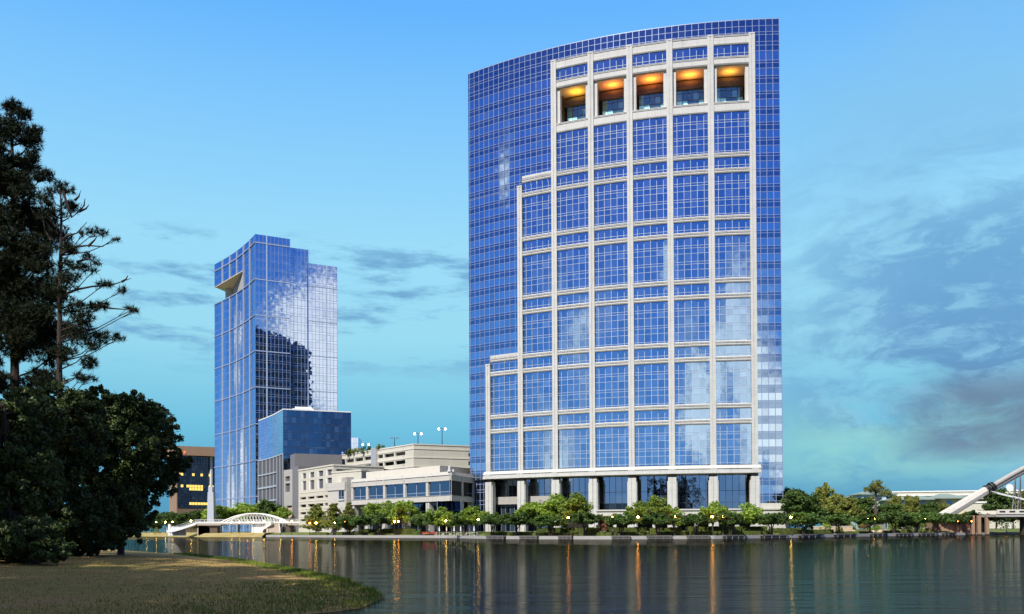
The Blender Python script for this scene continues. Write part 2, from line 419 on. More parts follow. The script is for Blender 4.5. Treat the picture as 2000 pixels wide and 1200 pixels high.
# horizontal curtain lines
ys = [37.5, 50, 62, 81, 88.3, 99]
yl = [37.5, 50, 62, 81, 88.3, 99]
sp_rows = [(37.5, 99)]
k = 0
while 117.8 + 30.2 * k < 985:
    b = 117.8 + 30.2 * k
    yl += [b, b + 5, b + 15.2]; k += 1
CZ = sorted(A.Z(1505, y) for y in yl)
vis = set()
for k in range(-1, 40):
    b = 117.8 + 30.2 * k; vis.add(round(A.Z(1505, b), 3))
def is_vis(zlo): return round(zlo, 3) in vis and zlo < A.Z(1505, 99)
CS = sorted([L - 1.805 * k for k in range(int(L / 1.805) + 1)] + [0.0])
cw = MB(); O0 = -.02
def curtain(mb, s0, s1, z0, z1_):
    ss = [s0] + [s for s in CS if s0 + .3 < s < s1 - .3] + [s1]
    zz = [z0] + [z for z in CZ if z0 + .1 < z < z1_ - .1] + [z1_]
    for j in range(len(zz) - 1):
        src = max([z for z in CZ if z <= zz[j] + .05] or [zz[j]])
        v = is_vis(src)
        for i in range(len(ss) - 1): A.pane(mb, ss[i], ss[i + 1], zz[j], zz[j + 1], O0, 0 if v else 1)
    for s in ss[1:-1] if s1 < L - .1 else ss[1:]: A.slab(mb, s - .065, s + .065, z0, z1_, O0 - .01, O0 + .12, 2, 1)
    for z in zz[1:]: A.slab(mb, s0, s1, z - .05, z + .05, O0 - .012, O0 + .08, 2)
zlow = A.Z(1505, 983)
zleft = zr(925)
curtain(cw, 0, PIER[0] - .5, zleft, z3 - .3)
curtain(cw, 0, PIER[1] - .5, z3 - .3, z2 - .3)
curtain(cw, 0, PIER[2] - .5, z2 - .3, z1 - .4)
curtain(cw, 0, L, z1 - .4, ZT)
curtain(cw, PIER[7] + .5, L, zlow, z1 - .4)
cw.build('curtain_wall', ['vis', 'spa', 'mul'], tower, rnd=True)
# shell: sides, back, roof
sh = MB()
fr_ = [A.pos(L * i / 40, -6.5) for i in range(41)]
pl, pr_ = A.pos(0, -.1), A.pos(L, -.1)
DEEP = 34
sh.poly([(pl.x, pl.y + DEEP, GZ), (pl.x, pl.y, GZ), (pl.x, pl.y, ZT), (pl.x, pl.y + DEEP, ZT)], 0)
sh.poly([(pr_.x, pr_.y, GZ), (pr_.x, pr_.y + DEEP, GZ), (pr_.x, pr_.y + DEEP, ZT), (pr_.x, pr_.y, ZT)], 0)
sh.build('side_wall', ['vis'], tower, rnd=True)
BK = Wall((pr_.x, pr_.y + DEEP), (pl.x, pl.y + DEEP), bow=5.0)
bw = MB()
BK.grid(bw, lin(0, BK.L, 30), lin(GZ, ZT, 62), 0, 0, alt=lambda j: 0 if j % 2 else 1)
for i in range(0, 31, 5): BK.slab(bw, BK.L * i / 30 - .9, BK.L * i / 30 + .9, GZ, ZT - 4, .02, .5, 2)
for i in range(0, 31): BK.slab(bw, BK.L * i / 30 - .1, BK.L * i / 30 + .1, GZ, ZT, .01, .12, 3)
for z in lin(GZ + 12, ZT - 4, 15): BK.slab(bw, 0, BK.L, z - .7, z + .7, .03, .45, 2)
bw.build('back_facade', ['dk', 'blk', 'bronze', 'muld'], tower, rnd=True)
rf = MB()
ring = [A.pos(L * i / 40, -.3) for i in range(41)] + [BK.pos(BK.L * i / 12, -.3) for i in range(13)]
rf.prism([(p.x, p.y) for p in ring], ZT - 1.2, ZT - .8, 0)
rf.build('roof', ['roof'], tower)
cp = MB(); A.slab(cp, 0, L, ZT, ZT + .22, -.5, .10, 0); cp.build('parapet_cap', ['mul'], tower)
# dark core behind everything that is open
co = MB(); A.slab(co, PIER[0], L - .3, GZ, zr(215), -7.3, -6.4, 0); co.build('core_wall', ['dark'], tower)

# piers of the stone grid, one part each
ZB = [z3, z2, z1, z1, z1, z1, z1, z1]
for i, s in enumerate(PIER):
    p = MB(); z0 = zband_b + .3
    A.slab(p, s - PW / 2, s - .12, z0, ZB[i], -.3, .62, 0, 1)
    A.slab(p, s + .12, s + PW / 2, z0, ZB[i], -.3, .62, 0, 1)
    A.slab(p, s - .12, s + .12, z0, ZB[i] - .03, -.3, .46, 0, 1)
    A.slab(p, s - PW / 2 - (.06 if i < 2 else 0), s + PW / 2 + (.06 if i < 2 else 0), ZB[i] - .35, ZB[i] + .06, -.2, .68, 0, 1)
    p.build('pier', ['stone'], tower)
SILLS = []
for k in range(6):
    g = 122.75 * k
    SILLS.append((296.0 + g if k < 5 else 906.8, 'big')); 
def beam(sA, sB, yt, yb, name='stone_beam'):
    """a spandrel beam between two piers: sloped sill on top, recessed fascia, lip below"""
    zt, zb = zr(yt), zr(yb); m = MB(); h = zt - zb
    A.wedge(m, sA, sB, zt - .34, zt, -.3, .60, .12)
    A.slab(m, sA, sB, zt - .62, zt - .34, -.3, .50)
    A.slab(m, sA, sB, zb + .30, zt - .62, -.3, .36)
    A.wedge(m, sA, sB, zb, zb + .30, -.3, .24, .42)
    m.build(name, ['stone'], tower)
def bays(i0): return [(PIER[i] + PW / 2, PIER[i + 1] - PW / 2) for i in range(i0, 7)]
BH = 9.9
for bi, (a, b) in enumerate(bays(0)):
    first = 5 if bi == 0 else (3 - 1 if bi == 1 else 0)
    g0 = [0, 1, 2, 3, 4, 5]
    if bi >= 2:
        beam(a, b, 66, 86, 'top_beam'); beam(a, b, 108, 124.5); beam(a, b, 196.5, 217)
    for k in range(6):
        bot = 296.0 + 122.75 * k if k < 5 else 906.8
        # big window bottom beam (between it and the strip below) except the last, which sits on the band
        if k < 5 and (bi >= 2 or (bi == 1 and k >= 0) or (bi == 0 and k >= 3)):
            topb = bot
            # the first beam of a step carries a taller parapet
            if (bi == 1 and k == 0) or (bi == 0 and k == 3):
                beam(a - .05, b, bot - (0), bot + BH)
                m = MB(); A.slab(m, a - .05, b + .05, zr(bot), zr(bot - 4.5), -.3, .30); m.build('parapet', ['stone'], tower)
            else: beam(a, b, bot, bot + BH)
        if k < 5 and (bi >= 2 or (bi == 1) or (bi == 0 and k >= 3)):
            beam(a, b, bot + 30.4, bot + 40.5)
def window(a, b, zb, zt, big):
    m = MB(); o = .0
    f = (.115, .306, .5, .69, .885)
    ss = [a] + [a + (b - a) * q for q in f] + [b]
    fr = ([.04, .235, .365, .425, .62, .75, .81] if big else [.25])
    zz = [zb] + [zb + (zt - zb) * q for q in fr] + [zt]
    for j in range(len(zz) - 1):
        v = (j in (1, 4)) if big else (j == 1)
        for i in range(6): A.pane(m, ss[i], ss[i + 1], zz[j], zz[j + 1], o, 0 if v else 1)
    for i in (1, 2, 3, 4, 5):
        top = zt if i == 3 else zt - (zt - zb) * (.06 if big else .27)
        A.slab(m, ss[i] - .06, ss[i] + .06, zb, top, o - .01, o + .16, 2, 1)
    for z in zz[1:-1]: A.slab(m, a, b, z - .05, z + .05, o - .012, o + .12, 2)
    A.slab(m, a, b, zt - .10, zt, o - .02, o + .06, 3)
    m.build('window', ['win', 'win', 'mulw', 'muld'], tower, rnd=True)
ZS = []
for bi, (a, b) in enumerate(bays(0)):
    if bi >= 2: window(a, b, zr(108), zr(86), False); window(a, b, zr(296), zr(217), True)
    for k in range(5):
        if bi == 0 and k < 3: continue
        bot = 296.0 + 122.75 * k
        window(a, b, zr(bot + 30.4), zr(bot + BH), False)
        nb = 296.0 + 122.75 * (k + 1) if k < 4 else 906.8
        window(a, b, zr(nb), zr(bot + 40.5), True)
# deep lit terraces under the top strip
for bi, (a, b) in enumerate(bays(2)):
    zt, zb = zr(124.5), zr(196.5); dp = -6.2; m = MB()
    A.slab(m, a - .6, a, zb, zt, dp, -.3, 0, 1); A.slab(m, b, b + .6, zb, zt, dp, -.3, 0, 1)
    A.slab(m, a - .3, a + .9, zb, zt, -1.6, -.35, 3, 1); A.slab(m, b - .9, b + .3, zb, zt, -1.6, -.35, 3, 1)
    A.slab(m, a, b, zt - .25, zt + .3, dp, -.3, 1); A.slab(m, a, b, zb - .3, zb + .02, dp, -.3, 3)
    A.slab(m, a, b, zt - 3.2, zt - .9, dp, dp + .7, 0)
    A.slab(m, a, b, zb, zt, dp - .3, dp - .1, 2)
    t = m.build('terrace', ['bronze', 'ceil', 'dark', 'stone'], tower)
    g = MB(); zz = [zb, zb + 1.3, zb + 1.9, zb + 3.9, zb + 5.9, zt - 3.2]
    A.grid(g, lin(a + .9, b - .6, 5), zz, dp + .1, 0, bars=(.1, .1, .1, 1))
    g.build('terrace_glass', ['teal', 'bronze'], t, rnd=True)
    c = A.pos((a + b) / 2, -3.4)
    ld = bpy.data.lights.new('terrace_light', 'AREA'); ld.shape = 'RECTANGLE'; ld.size = 2.2; ld.size_y = .4
    ld.energy = (190, 230, 280, 250, 150)[bi]; ld.color = ((1.0, .50, .03), (1.0, .30, .04), (1.0, .27, .03), (1.0, .33, .04), (1.0, .44, .05))[bi]
    lo_ = bpy.data.objects.new('terrace_light', ld); link(lo_, tower)
    lo_.location = (c.x, c.y, zt - 2.1); lo_.rotation_euler = (pi, 0, -atan2(0, 1) + (A.arc[3] + ((a + b) / 2) / RR))
# base band, ground columns, glazed lobby
m = MB(); e0, e1 = PIER[0] - 1.55, PIER[7] + 1.45
A.wedge(m, e0, e1, zband_t - .95, zband_t, -.4, 1.35, .55)
A.slab(m, e0, e1, zband_b + .35, zband_t - .95, -.4, 1.15)
A.slab(m, e0 - .05, e1 + .05, zband_b, zband_b + .35, -4.2, 1.3)
for s in PIER: A.slab(m, s - .95, s + .95, zband_b + .35, zband_t - .95, .5, 1.28, 0, 1)
m.build('base_cornice', ['stone'], tower)
for i, s in enumerate(PIER):
    c = MB(); w = 1.12
    for (q0, q1) in ((-w, -.10), (.10, w)):
        A.slab(c, s + q0 * 1.0, s + q1 * 1.0, GZ - .6, zband_b - .9, -1.5, .62, 0, 1)
    A.slab(c, s - .2, s + .2, GZ - .6, zband_b - .9, -1.4, .42, 0, 1)
    A.slab(c, s - w - .22, s + w + .22, GZ - .6, zr(938), -1.3, .35, 0, 1)
    c.build('column', ['stone'], tower)
    k = MB(); A.slab(k, s - .85, s + .85, zband_b - .9, zband_b, -1.3, .3, 0, 1); k.build('column_neck', ['bronze'], tower)
lo = MB(); OL = -4.0
zled = zr(996)
for bi in range(7):
    a, b = PIER[bi], PIER[bi + 1]
    if bi < 2:
        zz = [zr(962), zr(956.5), zband_b]
        A.grid(lo, lin(a, b, 6), zz, OL, 0, bars=(.10, .10, .1, 3))
        A.slab(lo, a, b, zr(978), zr(962), OL - .2, OL + 1.2, 2)
        A.grid(lo, lin(a, b, 7), [GZ, zr(981.5), zr(978)], OL, 1, bars=(.10, .16, .1, 4))
    else:
        zz = [zr(996), zr(980), zr(957), zband_b]
        A.grid(lo, lin(a, b, 6), zz, OL, 0, alt=(lambda j: (1 if (j == 0 and bi < 5) else 0)), bars=(.10, .10, .1, 3))
        A.slab(lo, a, b, GZ - .5, zr(1004), OL - .4, OL, 5)
lo.build('lobby_glass', ['lobby', 'blk', 'conc', 'muld', 'mul', 'dark'], tower, rnd=True)
m = MB()
A.slab(m, PIER[3] + 1.2, L, zled - .05, zled + .35, OL, 1.6)
A.slab(m, PIER[3] + 1.2, L, zr(1006), zled - .05, OL, 1.25)
m.build('terrace_wall', ['stone2'], tower)
for i in range(3, 8):
    for ds in (-4.9, 0):
        if i == 3 and ds: continue
        c = MB(); A.slab(c, PIER[i] + ds - .5, PIER[i] + ds + .5, GZ - .6, zr(1006), -.2, .9, 0, 1)
        c.build('terrace_post', ['stone'], tower)
bs = MB(); A.slab(bs, PIER[7] + 1.0, L + 1.5, GZ - .8, zlow, -4, .25, 0); bs.build('base_wall', ['stone2'], tower)
# glazed link at the left foot of the tower
lk = MB(); sA, sB = .6, PIER[0] - 1.3
A.grid(lk, lin(sA, sB, 4), [GZ - .5] + sorted(A.Z(936, y) for y in (986, 978, 962, 957, 946, 942, 932, 926)), -.9, 0,
       alt=lambda j: 1 if j in (1, 5) else 0, bars=(.16, .16, .14, 2))
lk.build('link_glazing', ['blk', 'dk', 'mul'], tower, rnd=True)

# ------------------------------------------------------------------ the podium building (lakeside hall)
def P2(px, py, Y): p = at(px, py, Y); return (p.x, p.y)
pod = empty('lakeside_hall', (-34, 285, 1.4), 'low cream stone hall on tall columns with a ribbon of dark windows', 'building', wc=True)
pc = P2(880, 930, 262); pleft = P2(687, 940, 301); pright = P2(925.5, 930, 279.5)
WL, WR = Wall(pleft, pc), Wall(pc, pright)
zt, zf = WL.Z(880, 921), WL.Z(880, 937.5)
zwt, zwb, zsl, zso = WL.Z(880, 938.5), WL.Z(880, 967), WL.Z(880, 968), WL.Z(880, 978.5)
m = MB()
for Wl in (WL, WR):
    Wl.slab(m, 0, Wl.L, zwt, zt - 1.0, -.6, .25); Wl.wedge(m, 0, Wl.L, zt - 1.0, zt, -.6, .45, .1)
    Wl.slab(m, 0, Wl.L, zwt - .02, zwt + .25, -.6, .40)
    Wl.wedge(m, 0, Wl.L, zso + 1.6, zwb, -.6, .45, .1)
    Wl.slab(m, 0, Wl.L, zso, zso + 1.6, -.9, .3)
bx = [WL.S(x) for x in (687, 716, 749.5, 789, 833)] + [WL.L]
ends = [(634, 640), (772, 790)]
for s in bx[:-1]: WL.slab(m, s - .1, s + .95, zwb - .05, zwt + .1, -.5, .22, 0, 1); WL.slab(m, s + .1, s + .75, zwt, zt - 1.0, .2, .38, 0, 1)
for px in (902, 925): 
    s = WR.S(px); WR.slab(m, s - .6, s + .7, zwb - .05, zwt + .1, -.5, .22, 0, 1); WR.slab(m, s - .4, s + .5, zwt, zt - 1.0, .2, .38, 0, 1)
m.build('stone_facade', ['stone2'], pod)
for i in range(5):
    g = MB(); a, b = bx[i] + .95, bx[i + 1] - (.1 if i < 4 else 0)
    WL.grid(g, lin(a, b, 2), [zwb, zwb + 1.0, zwt], -.3, 0, bars=(.14, .10, .12, 1)); g.build('window', ['hallw', 'mulw'], pod, rnd=True)
s9 = [0, WR.S(902) - .6, WR.S(902) + .7, WR.S(925) - .6]
for a, b in ((s9[0], s9[1]), (s9[2], s9[3])):
    g = MB(); WR.grid(g, [a, b], [zwb, zwb + 1.0, zwt], -.3, 0, bars=(.1, .10, .1, 1)); g.build('window', ['blk', 'mul'], pod, rnd=True)
# body, roof, dark lower storey
back = [(pright[0] + 0, pright[1] + 24), (pleft[0] + 20, pleft[1] + 22)]
m = MB()
ins = lambda Wl, s, o: tuple(Wl.pos(s, o))
q = [ins(WL, 0, -.4), ins(WL, WL.L, -.4), ins(WR, WR.L, -.4)] + back
m.prism(q, zso + .1, zt - .6, 0, 1); m.build('upper_body', ['dark', 'roof'], pod)
m = MB(); q2 = [ins(WL, 0, -5), ins(WL, WL.L - 3, -5), ins(WR, WR.L, -5)] + back
m.prism(q2, .8, zso + .2, 0); m.build('lower_core', ['dark'], pod)
g = MB()
for Wl in (WL, WR):
    Wl.grid(g, lin(1, Wl.L - 1, 12 if Wl is WL else 5), [1.2, 5.6, zso - 2.6, zso], -4.6, 0, alt=lambda j: 1 if j == 2 else 0, bars=(.12, .14, .1, 2))
g.build('lower_glazing', ['blk', 'dk', 'mul'], pod, rnd=True)
for (Wl, px) in ((WL, 689), (WL, 715), (WL, 748.5), (WL, 790), (WL, 835), (WR, 904), (WR, 924)):
    s = Wl.S(px, 1000); c = MB(); Wl.slab(c, s - .85, s - .08, .6, zso + .05, -1.6, .0, 0, 1); Wl.slab(c, s + .08, s + .85, .6, zso + .05, -1.6, .0, 0, 1)
    Wl.slab(c, s - .1, s + .1, .6, zso + .05, -1.5, -.2, 0, 1); c.build('column', ['stone'], pod)
# set-back attic and roof ornaments
at0 = Wall(P2(715, 916, 306), P2(859, 909, 276)); at1 = Wall(P2(859, 909, 276), P2(925, 911, 291))
za, zb_ = at0.Z(859, 909.5), zt - .6
m = MB(); q = [tuple(at0.a), tuple(at0.b), tuple(at1.b), (at1.b.x + 2, at1.b.y + 14), (at0.a.x + 14, at0.a.y + 12)]
m.prism(q, zb_ - .2, za, 0, 1); m.build('attic', ['precast2', 'roof'], pod)
o_ = MB(); c = WL.pos(WL.L - .4, .1); o_.lathe([(.55, zt - .1), (.6, zt + .3), (.3, zt + .6), (.42, zt + .95), (.3, zt + 1.3), (.02, zt + 1.7)], 10, (c.x, c.y)); o_.build('finial', ['stone'], pod, smooth=True)
o_ = MB(); c = WR.pos(1.8, .1); o_.lathe([(.3, zt - .1), (.34, zt + .3), (.2, zt + .5), (.02, zt + .8)], 10, (c.x, c.y)); o_.build('finial', ['stone'], pod, smooth=True)
# stone block at its left end with a tall narrow window
SB = Wall(P2(640, 960, 313), P2(675, 960, 304)); SC = Wall(P2(675, 960, 304), P2(688, 960, 305))
zs_ = SB.Z(645, 944)
m = MB(); q = [tuple(SB.a), tuple(SB.b), tuple(SC.b), (SC.b.x + 3, SC.b.y + 12), (SB.a.x + 6, SB.a.y + 14)]
m.prism(q, .6, zs_ - 2.6, 0); SB.slab(m, -1.4, SB.L, zs_ - 2.6, zs_, -8, .3); m.build('stair_block', ['stone2'], pod)
m = MB(); SC.slab(m, .3, SC.L + .4, .9, zs_ + 1.6, -6, .35); m.build('grey_pier', ['conc'], pod)
g = MB(); a, b = SB.S(662, 970), SB.S(672.5, 970)
SB.slab(g, a - .15, b + .15, SB.Z(667, 975) - .5, SB.Z(667, 975), .0, .35, 2); SB.grid(g, lin(a, b, 2), [SB.Z(667, 975), SB.Z(667, 971), SB.Z(667, 949)], .04, 0, bars=(.1, .1, .1, 1)); g.build('window', ['blk', 'mulw', 'stone'], pod, rnd=True)
# pale upper storey left of the attic
UB = Wall(P2(648, 930, 319), P2(706, 917, 308)); m = MB(); zu = UB.Z(706, 917)
q = [tuple(UB.a), tuple(UB.b), (UB.b.x + 5, UB.b.y + 8), (UB.a.x + 6, UB.a.y + 10)]
m.prism(q, zs_ - 2, zu - .4, 0, 1); UB.slab(m, -.1, UB.L + .1, zu - .6, zu, -3, .2); m.build('upper_storey', ['precast', 'roof'], pod)

# ------------------------------------------------------------------ the car park
gar = empty('parking_garage', (-31, 330, 1.6), 'large cream precast car park with long dark deck openings and lamps on its roof', 'parking garage', wc=True)
gc = P2(808, 900, 330); gl = P2(655, 900, 381); gr = P2(925, 900, 339.5)
GL, GR = Wall(gl, gc), Wall(gc, gr)
zg = GL.Z(808, 867)
def facade_with_holes(mb, Wl, z0, z1_, holes, o0=-.6, o1=0, mi=0):
    """solid wall between z0 and z1_ cut by rectangular holes (s0, s1, za, zb); pieces butt edge to edge"""
    zs = sorted({z0, z1_} | {min(max(h[i], z0), z1_) for h in holes for i in (2, 3)})
    for j in range(len(zs) - 1):
        za, zb = zs[j], zs[j + 1]; mid = (za + zb) / 2
        hs = sorted((h[0], h[1]) for h in holes if h[2] < mid < h[3]); s = 0.0
        for a, b in hs:
            if a > s: Wl.slab(mb, s, a, za, zb, o0, o1, mi, 1)
            s = max(s, b)
        if s < Wl.L: Wl.slab(mb, s, Wl.L, za, zb, o0, o1, mi, 1)
rows = [(GL.Z(790, 889), GL.Z(790, 882)), (GL.Z(790, 906), GL.Z(790, 898.5)), (GL.Z(790, 923), GL.Z(790, 916))]
hx = [(668, 674), (676, 691), (693.5, 709), (711.5, 728.5), (738, 748), (750.5, 769.5), (772, 791.5)]
hl = [(GL.S(a), GL.S(b), z0, z1_) for (z0, z1_) in rows for a, b in hx]
m = MB(); facade_with_holes(m, GL, .8, zg, hl)
hr = [(GR.S(915), GR.L, z0 - .4, z1_ - .4) for (z0, z1_) in rows]
facade_with_holes(m, GR, .8, zg, hr)
for Wl in (GL, GR):
    for z0, z1_ in rows: Wl.slab(m, 0, Wl.L, z1_ + .35, z1_ + .8, -.1, .16, 1)
    Wl.slab(m, 0, Wl.L, zg - .35, zg + .05, -.7, .18, 1)
m.build('precast_facade', ['precast', 'precast2'], gar)
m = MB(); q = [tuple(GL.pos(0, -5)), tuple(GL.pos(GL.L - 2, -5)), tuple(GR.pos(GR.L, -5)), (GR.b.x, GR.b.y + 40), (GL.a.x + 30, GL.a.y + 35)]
m.prism(q, 1, zg - 1.5, 0, 1); GL.slab(m, .2, GL.L - 1.5, 1, zg - 1.8, -4.6, -4.2, 0, 1); m.build('parking_decks', ['dark', 'roof'], gar)  # near-black mass paints the shade behind the deck openings
m = MB(); a, b = GL.S(728.5), GL.S(737.5)
for k in range(4): GL.slab(m, a + (b - a) * k / 4, a + (b - a) * (k + .62) / 4, 1, zg + .6, -.3, .9, 0, 1)
GL.slab(m, a, b, 1, zg + .3, -.3, .55, 1, 1); m.build('pipe_chase', ['silver', 'conc'], gar)
# lamps standing on the top deck
def deck_lamp(px, ytop, ybase, Y, lit, label):
    b_, t_ = at(px, ybase + 3, Y), at(px, ytop, Y); h = t_.z - b_.z
    o = empty('deck_lamp', tuple(b_), label, 'street lamp', 'lamps on the car park roof')
    p = MB(); p.tube([(0, 0, 0), (0, 0, h)], [.16, .10], 8); p.tube([(-1.1, 0, h - .1), (1.1, 0, h - .1)], .07, 6); p.build('pole', ['black'], o)
    for s in (-1, 1):
        q = MB(); q.hexa([(s * 1.2 - .55, -.3, h - .32), (s * 1.2 + .55, -.3, h - .32), (s * 1.2 + .55, .3, h - .32), (s * 1.2 - .55, .3, h - .32),
                          (s * 1.2 - .35, -.2, h), (s * 1.2 + .35, -.2, h), (s * 1.2 + .35, .2, h), (s * 1.2 - .35, .2, h)])
        if lit: q.ball((s * 1.2, 0, h - .3), .42, 10, 1)
        q.build('lamp_head', ['black', 'lampv'], o)
deck_lamp(714.5, 867, 880, 372, True, 'lit lamp on the car park roof, shortest and leftmost')
deck_lamp(770.5, 855, 873, 348, False, 'unlit dark lamp post on the car park roof, second from the left')
deck_lamp(816.5, 846, 867, 334, True, 'lit twin-headed lamp above the corner of the car park roof')
deck_lamp(863.5, 836.5, 868, 338, True, 'lit twin-headed lamp on the car park roof, nearest the curved tower')

# ------------------------------------------------------------------ white building with square windows
mid = empty('cream_block', (-75, 335, 1.6), 'cream block with square louvred windows above narrow parking slots, left of the lakeside hall', 'building', wc=True)
mc = P2(651, 930, 322); ml = P2(583, 930, 350.5); mr = P2(750, 930, 333.5)
ML, MR = Wall(ml, mc), Wall(mc, mr); zm = ML.Z(650.5, 907)
cols_ = [(589, 597.5), (603.5, 613.5), (620, 631), (637, 648.5)]
def zy(x, y): return ML.Z(x, y)
holes = []; kinds = []
for i, (a, b) in enumerate(cols_):
    sa, sb = ML.S(a), ML.S(b)
    for (y0, y1) in ((923.5, 934), (939, 957)):
        holes.append((sa, sb, zy(602, y1), zy(602, y0))); kinds.append(0)
slots = []
for y0, y1 in ((970.5, 975), (985, 990.5), (1000, 1004.5), (1014, 1018)):
    for a, b in ((586, 597.5), (601, 614), (617, 631), (634, 650)):
        slots.append((ML.S(a), ML.S(b), zy(602, y1), zy(602, y0)))
m = MB(); facade_with_holes(m, ML, .8, zm, holes + slots, -.9, 0)
facade_with_holes(m, MR, .8, zm, [(MR.S(657), MR.S(690), MR.Z(670, 920.5), MR.Z(670, 917))], -.6, 0)
for Wl in (ML, MR): Wl.slab(m, -.1, Wl.L + .1, zm - .5, zm, -.9, .22, 1)
for y in (962, 979, 994.5, 1009): ML.slab(m, 0, ML.L, zy(602, y) - .16, zy(602, y) + .16, -.05, .10, 1)
m.build('precast_facade', ['precast', 'precast2'], mid)
for h in holes:
    g = MB(); ML.slab(g, h[0] + .9, h[1], h[2], h[3], -.75, -.45, 0, 1); ML.slab(g, h[0], h[0] + .9, h[2], h[3], -.85, -.02, 1, 1)
    g.build('louvred_window', ['louv', 'white'], mid)
m = MB(); q = [tuple(ML.pos(0, -1.5)), tuple(ML.pos(ML.L - 1, -1.5)), tuple(MR.pos(MR.L, -1.0)), (MR.b.x + 3, MR.b.y + 12), (ML.a.x + 12, ML.a.y + 8)]
m.prism(q, 1, zm - .8, 0, 1); m.build('inner_body', ['dark', 'roof'], mid)

# ------------------------------------------------------------------ low glass block with grey panels
lb = empty('glass_block', (-90, 385, 1.6), 'low dark glass block with a curved front and grey louvre panels at its foot', 'building', wc=True)
bc, bl, br = P2(553, 850, 380), P2(505, 850, 419), P2(685.5, 850, 390.5)
BL, BR = Wall(bl, bc, bow=-.8), Wall(bc, br)
zbt = BL.Z(553, 800.5); zb1 = BL.Z(553, 886)
g = MB(); zz = lin(zb1, zbt, 14)
BL.grid(g, lin(0, BL.L, 10), zz, 0, 0, bars=(.06, .14, .08, 2)); g.build('curved_glazing', ['lt', 'lts', 'mul'], lb, rnd=True)
g = MB(); zz = [BR.Z(553, 920) + 3.2 * k for k in range(40)]; zz = [z for z in zz if z < zbt - 1.0]; z2_ = sorted(zz + [z + .75 for z in zz[:-1]] + [zbt])
BR.grid(g, lin(0, BR.L, 16), z2_, 0, 0, bars=(.10, .12, .08, 1)); g.build('dark_glazing', ['dk', 'muld'], lb, rnd=True)
m = MB(); q = [tuple(BL.pos(0, -.3)), tuple(BL.pos(BL.L / 2, -.3)), tuple(BL.pos(BL.L, -.3)), tuple(BR.pos(BR.L, -.3)), (BR.b.x - 6, BR.b.y + 22), (BL.a.x + 14, BL.a.y + 14)]
m.prism(q, 1, zbt - .1, 0, 1)
for Wl in (BL, BR): Wl.slab(m, 0, Wl.L, zbt, zbt + .45, -1.2, .12, 2)
m.build('body', ['grey', 'roof', 'white'], lb)
m = MB(); p0, p1 = P2(571, 800, 396), P2(613, 800, 398); zq = at(590, 794, 396).z
m.prism([p0, p1, (p1[0] + 3, p1[1] + 8), (p0[0] + 3, p0[1] + 8)], zbt, zq - .8, 0); m.prism([(p0[0] + 1, p0[1] + .5), (p1[0] - 1, p1[1] + .5), (p1[0] + 1.5, p1[1] + 7), (p0[0] + 3.5, p0[1] + 7)], zq - .8, zq, 0)
m.build('roof_plant', ['white'], lb)
# right end shows its side beyond the dark glass
# grey louvre storeys below the curved glass
m = MB(); zlv = [BL.Z(553, y) for y in (1012, 976, 973, 948, 944.5, 920, 917.5, 888)]
BL.slab(m, 0, BL.L, 1, zb1, -1, .05, 0)
for i in range(8):
    s = BL.L * i / 7; BL.slab(m, s - .14, s + .14, 1, zb1, 0, .35, 1, 1)
for (za, zb2) in ((zlv[1], zlv[2]), (zlv[3], zlv[4]), (zlv[5], zlv[6])): BL.slab(m, 0, BL.L * .7, za, zb2, 0, .45, 1)
BL.slab(m, 0, BL.L, zb1 - .35, zb1 + .1, -.2, .3, 1)
m.build('louvre_storeys', ['louv', 'silver'], lb)
# flat grey wall in front, right, and the stone stair tower below the corner
GW = Wall(P2(576, 890, 364), P2(668, 886, 372)); zgw = GW.Z(578, 886)
m = MB(); GW.slab(m, 0, GW.L, 1, zgw, -9, 0, 0); m.build('panel_wall', ['grey'], lb)
SW = Wall(P2(554, 930, 372), P2(571, 930, 366)); zsw = SW.Z(560, 918)
m = MB(); facade_with_holes(m, SW, .8, zsw, [(SW.S(557), SW.S(566), SW.Z(562, 940), SW.Z(562, 930.5)), (SW.S(557), SW.S(566), SW.Z(562, 961), SW.Z(562, 944.5)), (SW.S(560), SW.S(570), 1, SW.Z(562, 988))], -.8, 0)
m.build('stair_tower', ['conc'], lb)
m = MB(); SW.slab(m, .1, SW.L - .1, 1, zsw - .5, -8, -.7, 0, 1); m.build('stair_core', ['louv'], lb)
m = MB(); SW.slab(m, SW.S(561.5), SW.S(569.5), 1, SW.Z(565, 992), -.69, -.3, 0, 1); m.build('rubble_wall', ['rock'], lb)
m = MB(); D2 = Wall(P2(571, 930, 366), P2(583, 930, 360)); D2.slab(m, 0, D2.L, 1, D2.Z(575, 912), -6, 0, 0, 1); m.build('dark_link', ['grey'], lb)

# ------------------------------------------------------------------ the distant tower with the notch
t2 = empty('notched_tower', (-130, 470, 1.6), 'distant pale blue glass tower with a triangular notch cut near its top left', 'tower', wc=True)
c0 = P2(498.6, 700, 450); Ylf = 501.0; lf = P2(419.2, 700, Ylf)
TL = Wall(lf, c0, bow=-1.8)
zt0 = EYE + (at(498.6, 457.3, 450).z - EYE)
d1 = Vector((cos(radians(28.3)), sin(radians(28.3))))
def along(p, px, dirv):
    r = ray(px, 700); k = r.x / r.y; t = (k * p[1] - p[0]) / (dirv.x - k * dirv.y); return (p[0] + dirv.x * t, p[1] + dirv.y * t)
c1_ = along(c0, 566.8, d1)
T1 = Wall(c0, c1_)
c1b = (c1_[0] - .4, c1_[1] + 1.6); c2_ = along(c1b, 602.7, d1); T2 = Wall(c1b, c2_)
c2b = (c2_[0] + .2, c2_[1] - 1.0); c3_ = along(c2b, 658.6, d1); T3 = Wall(c2b, c3_)
zt2 = at(602.6, 488.7, c2_[1]).z; zt3 = at(658.6, 521.8, c3_[1]).z
zna = TL.Z(498.6, 544.8); znb = TL.Z(419.6, 562)
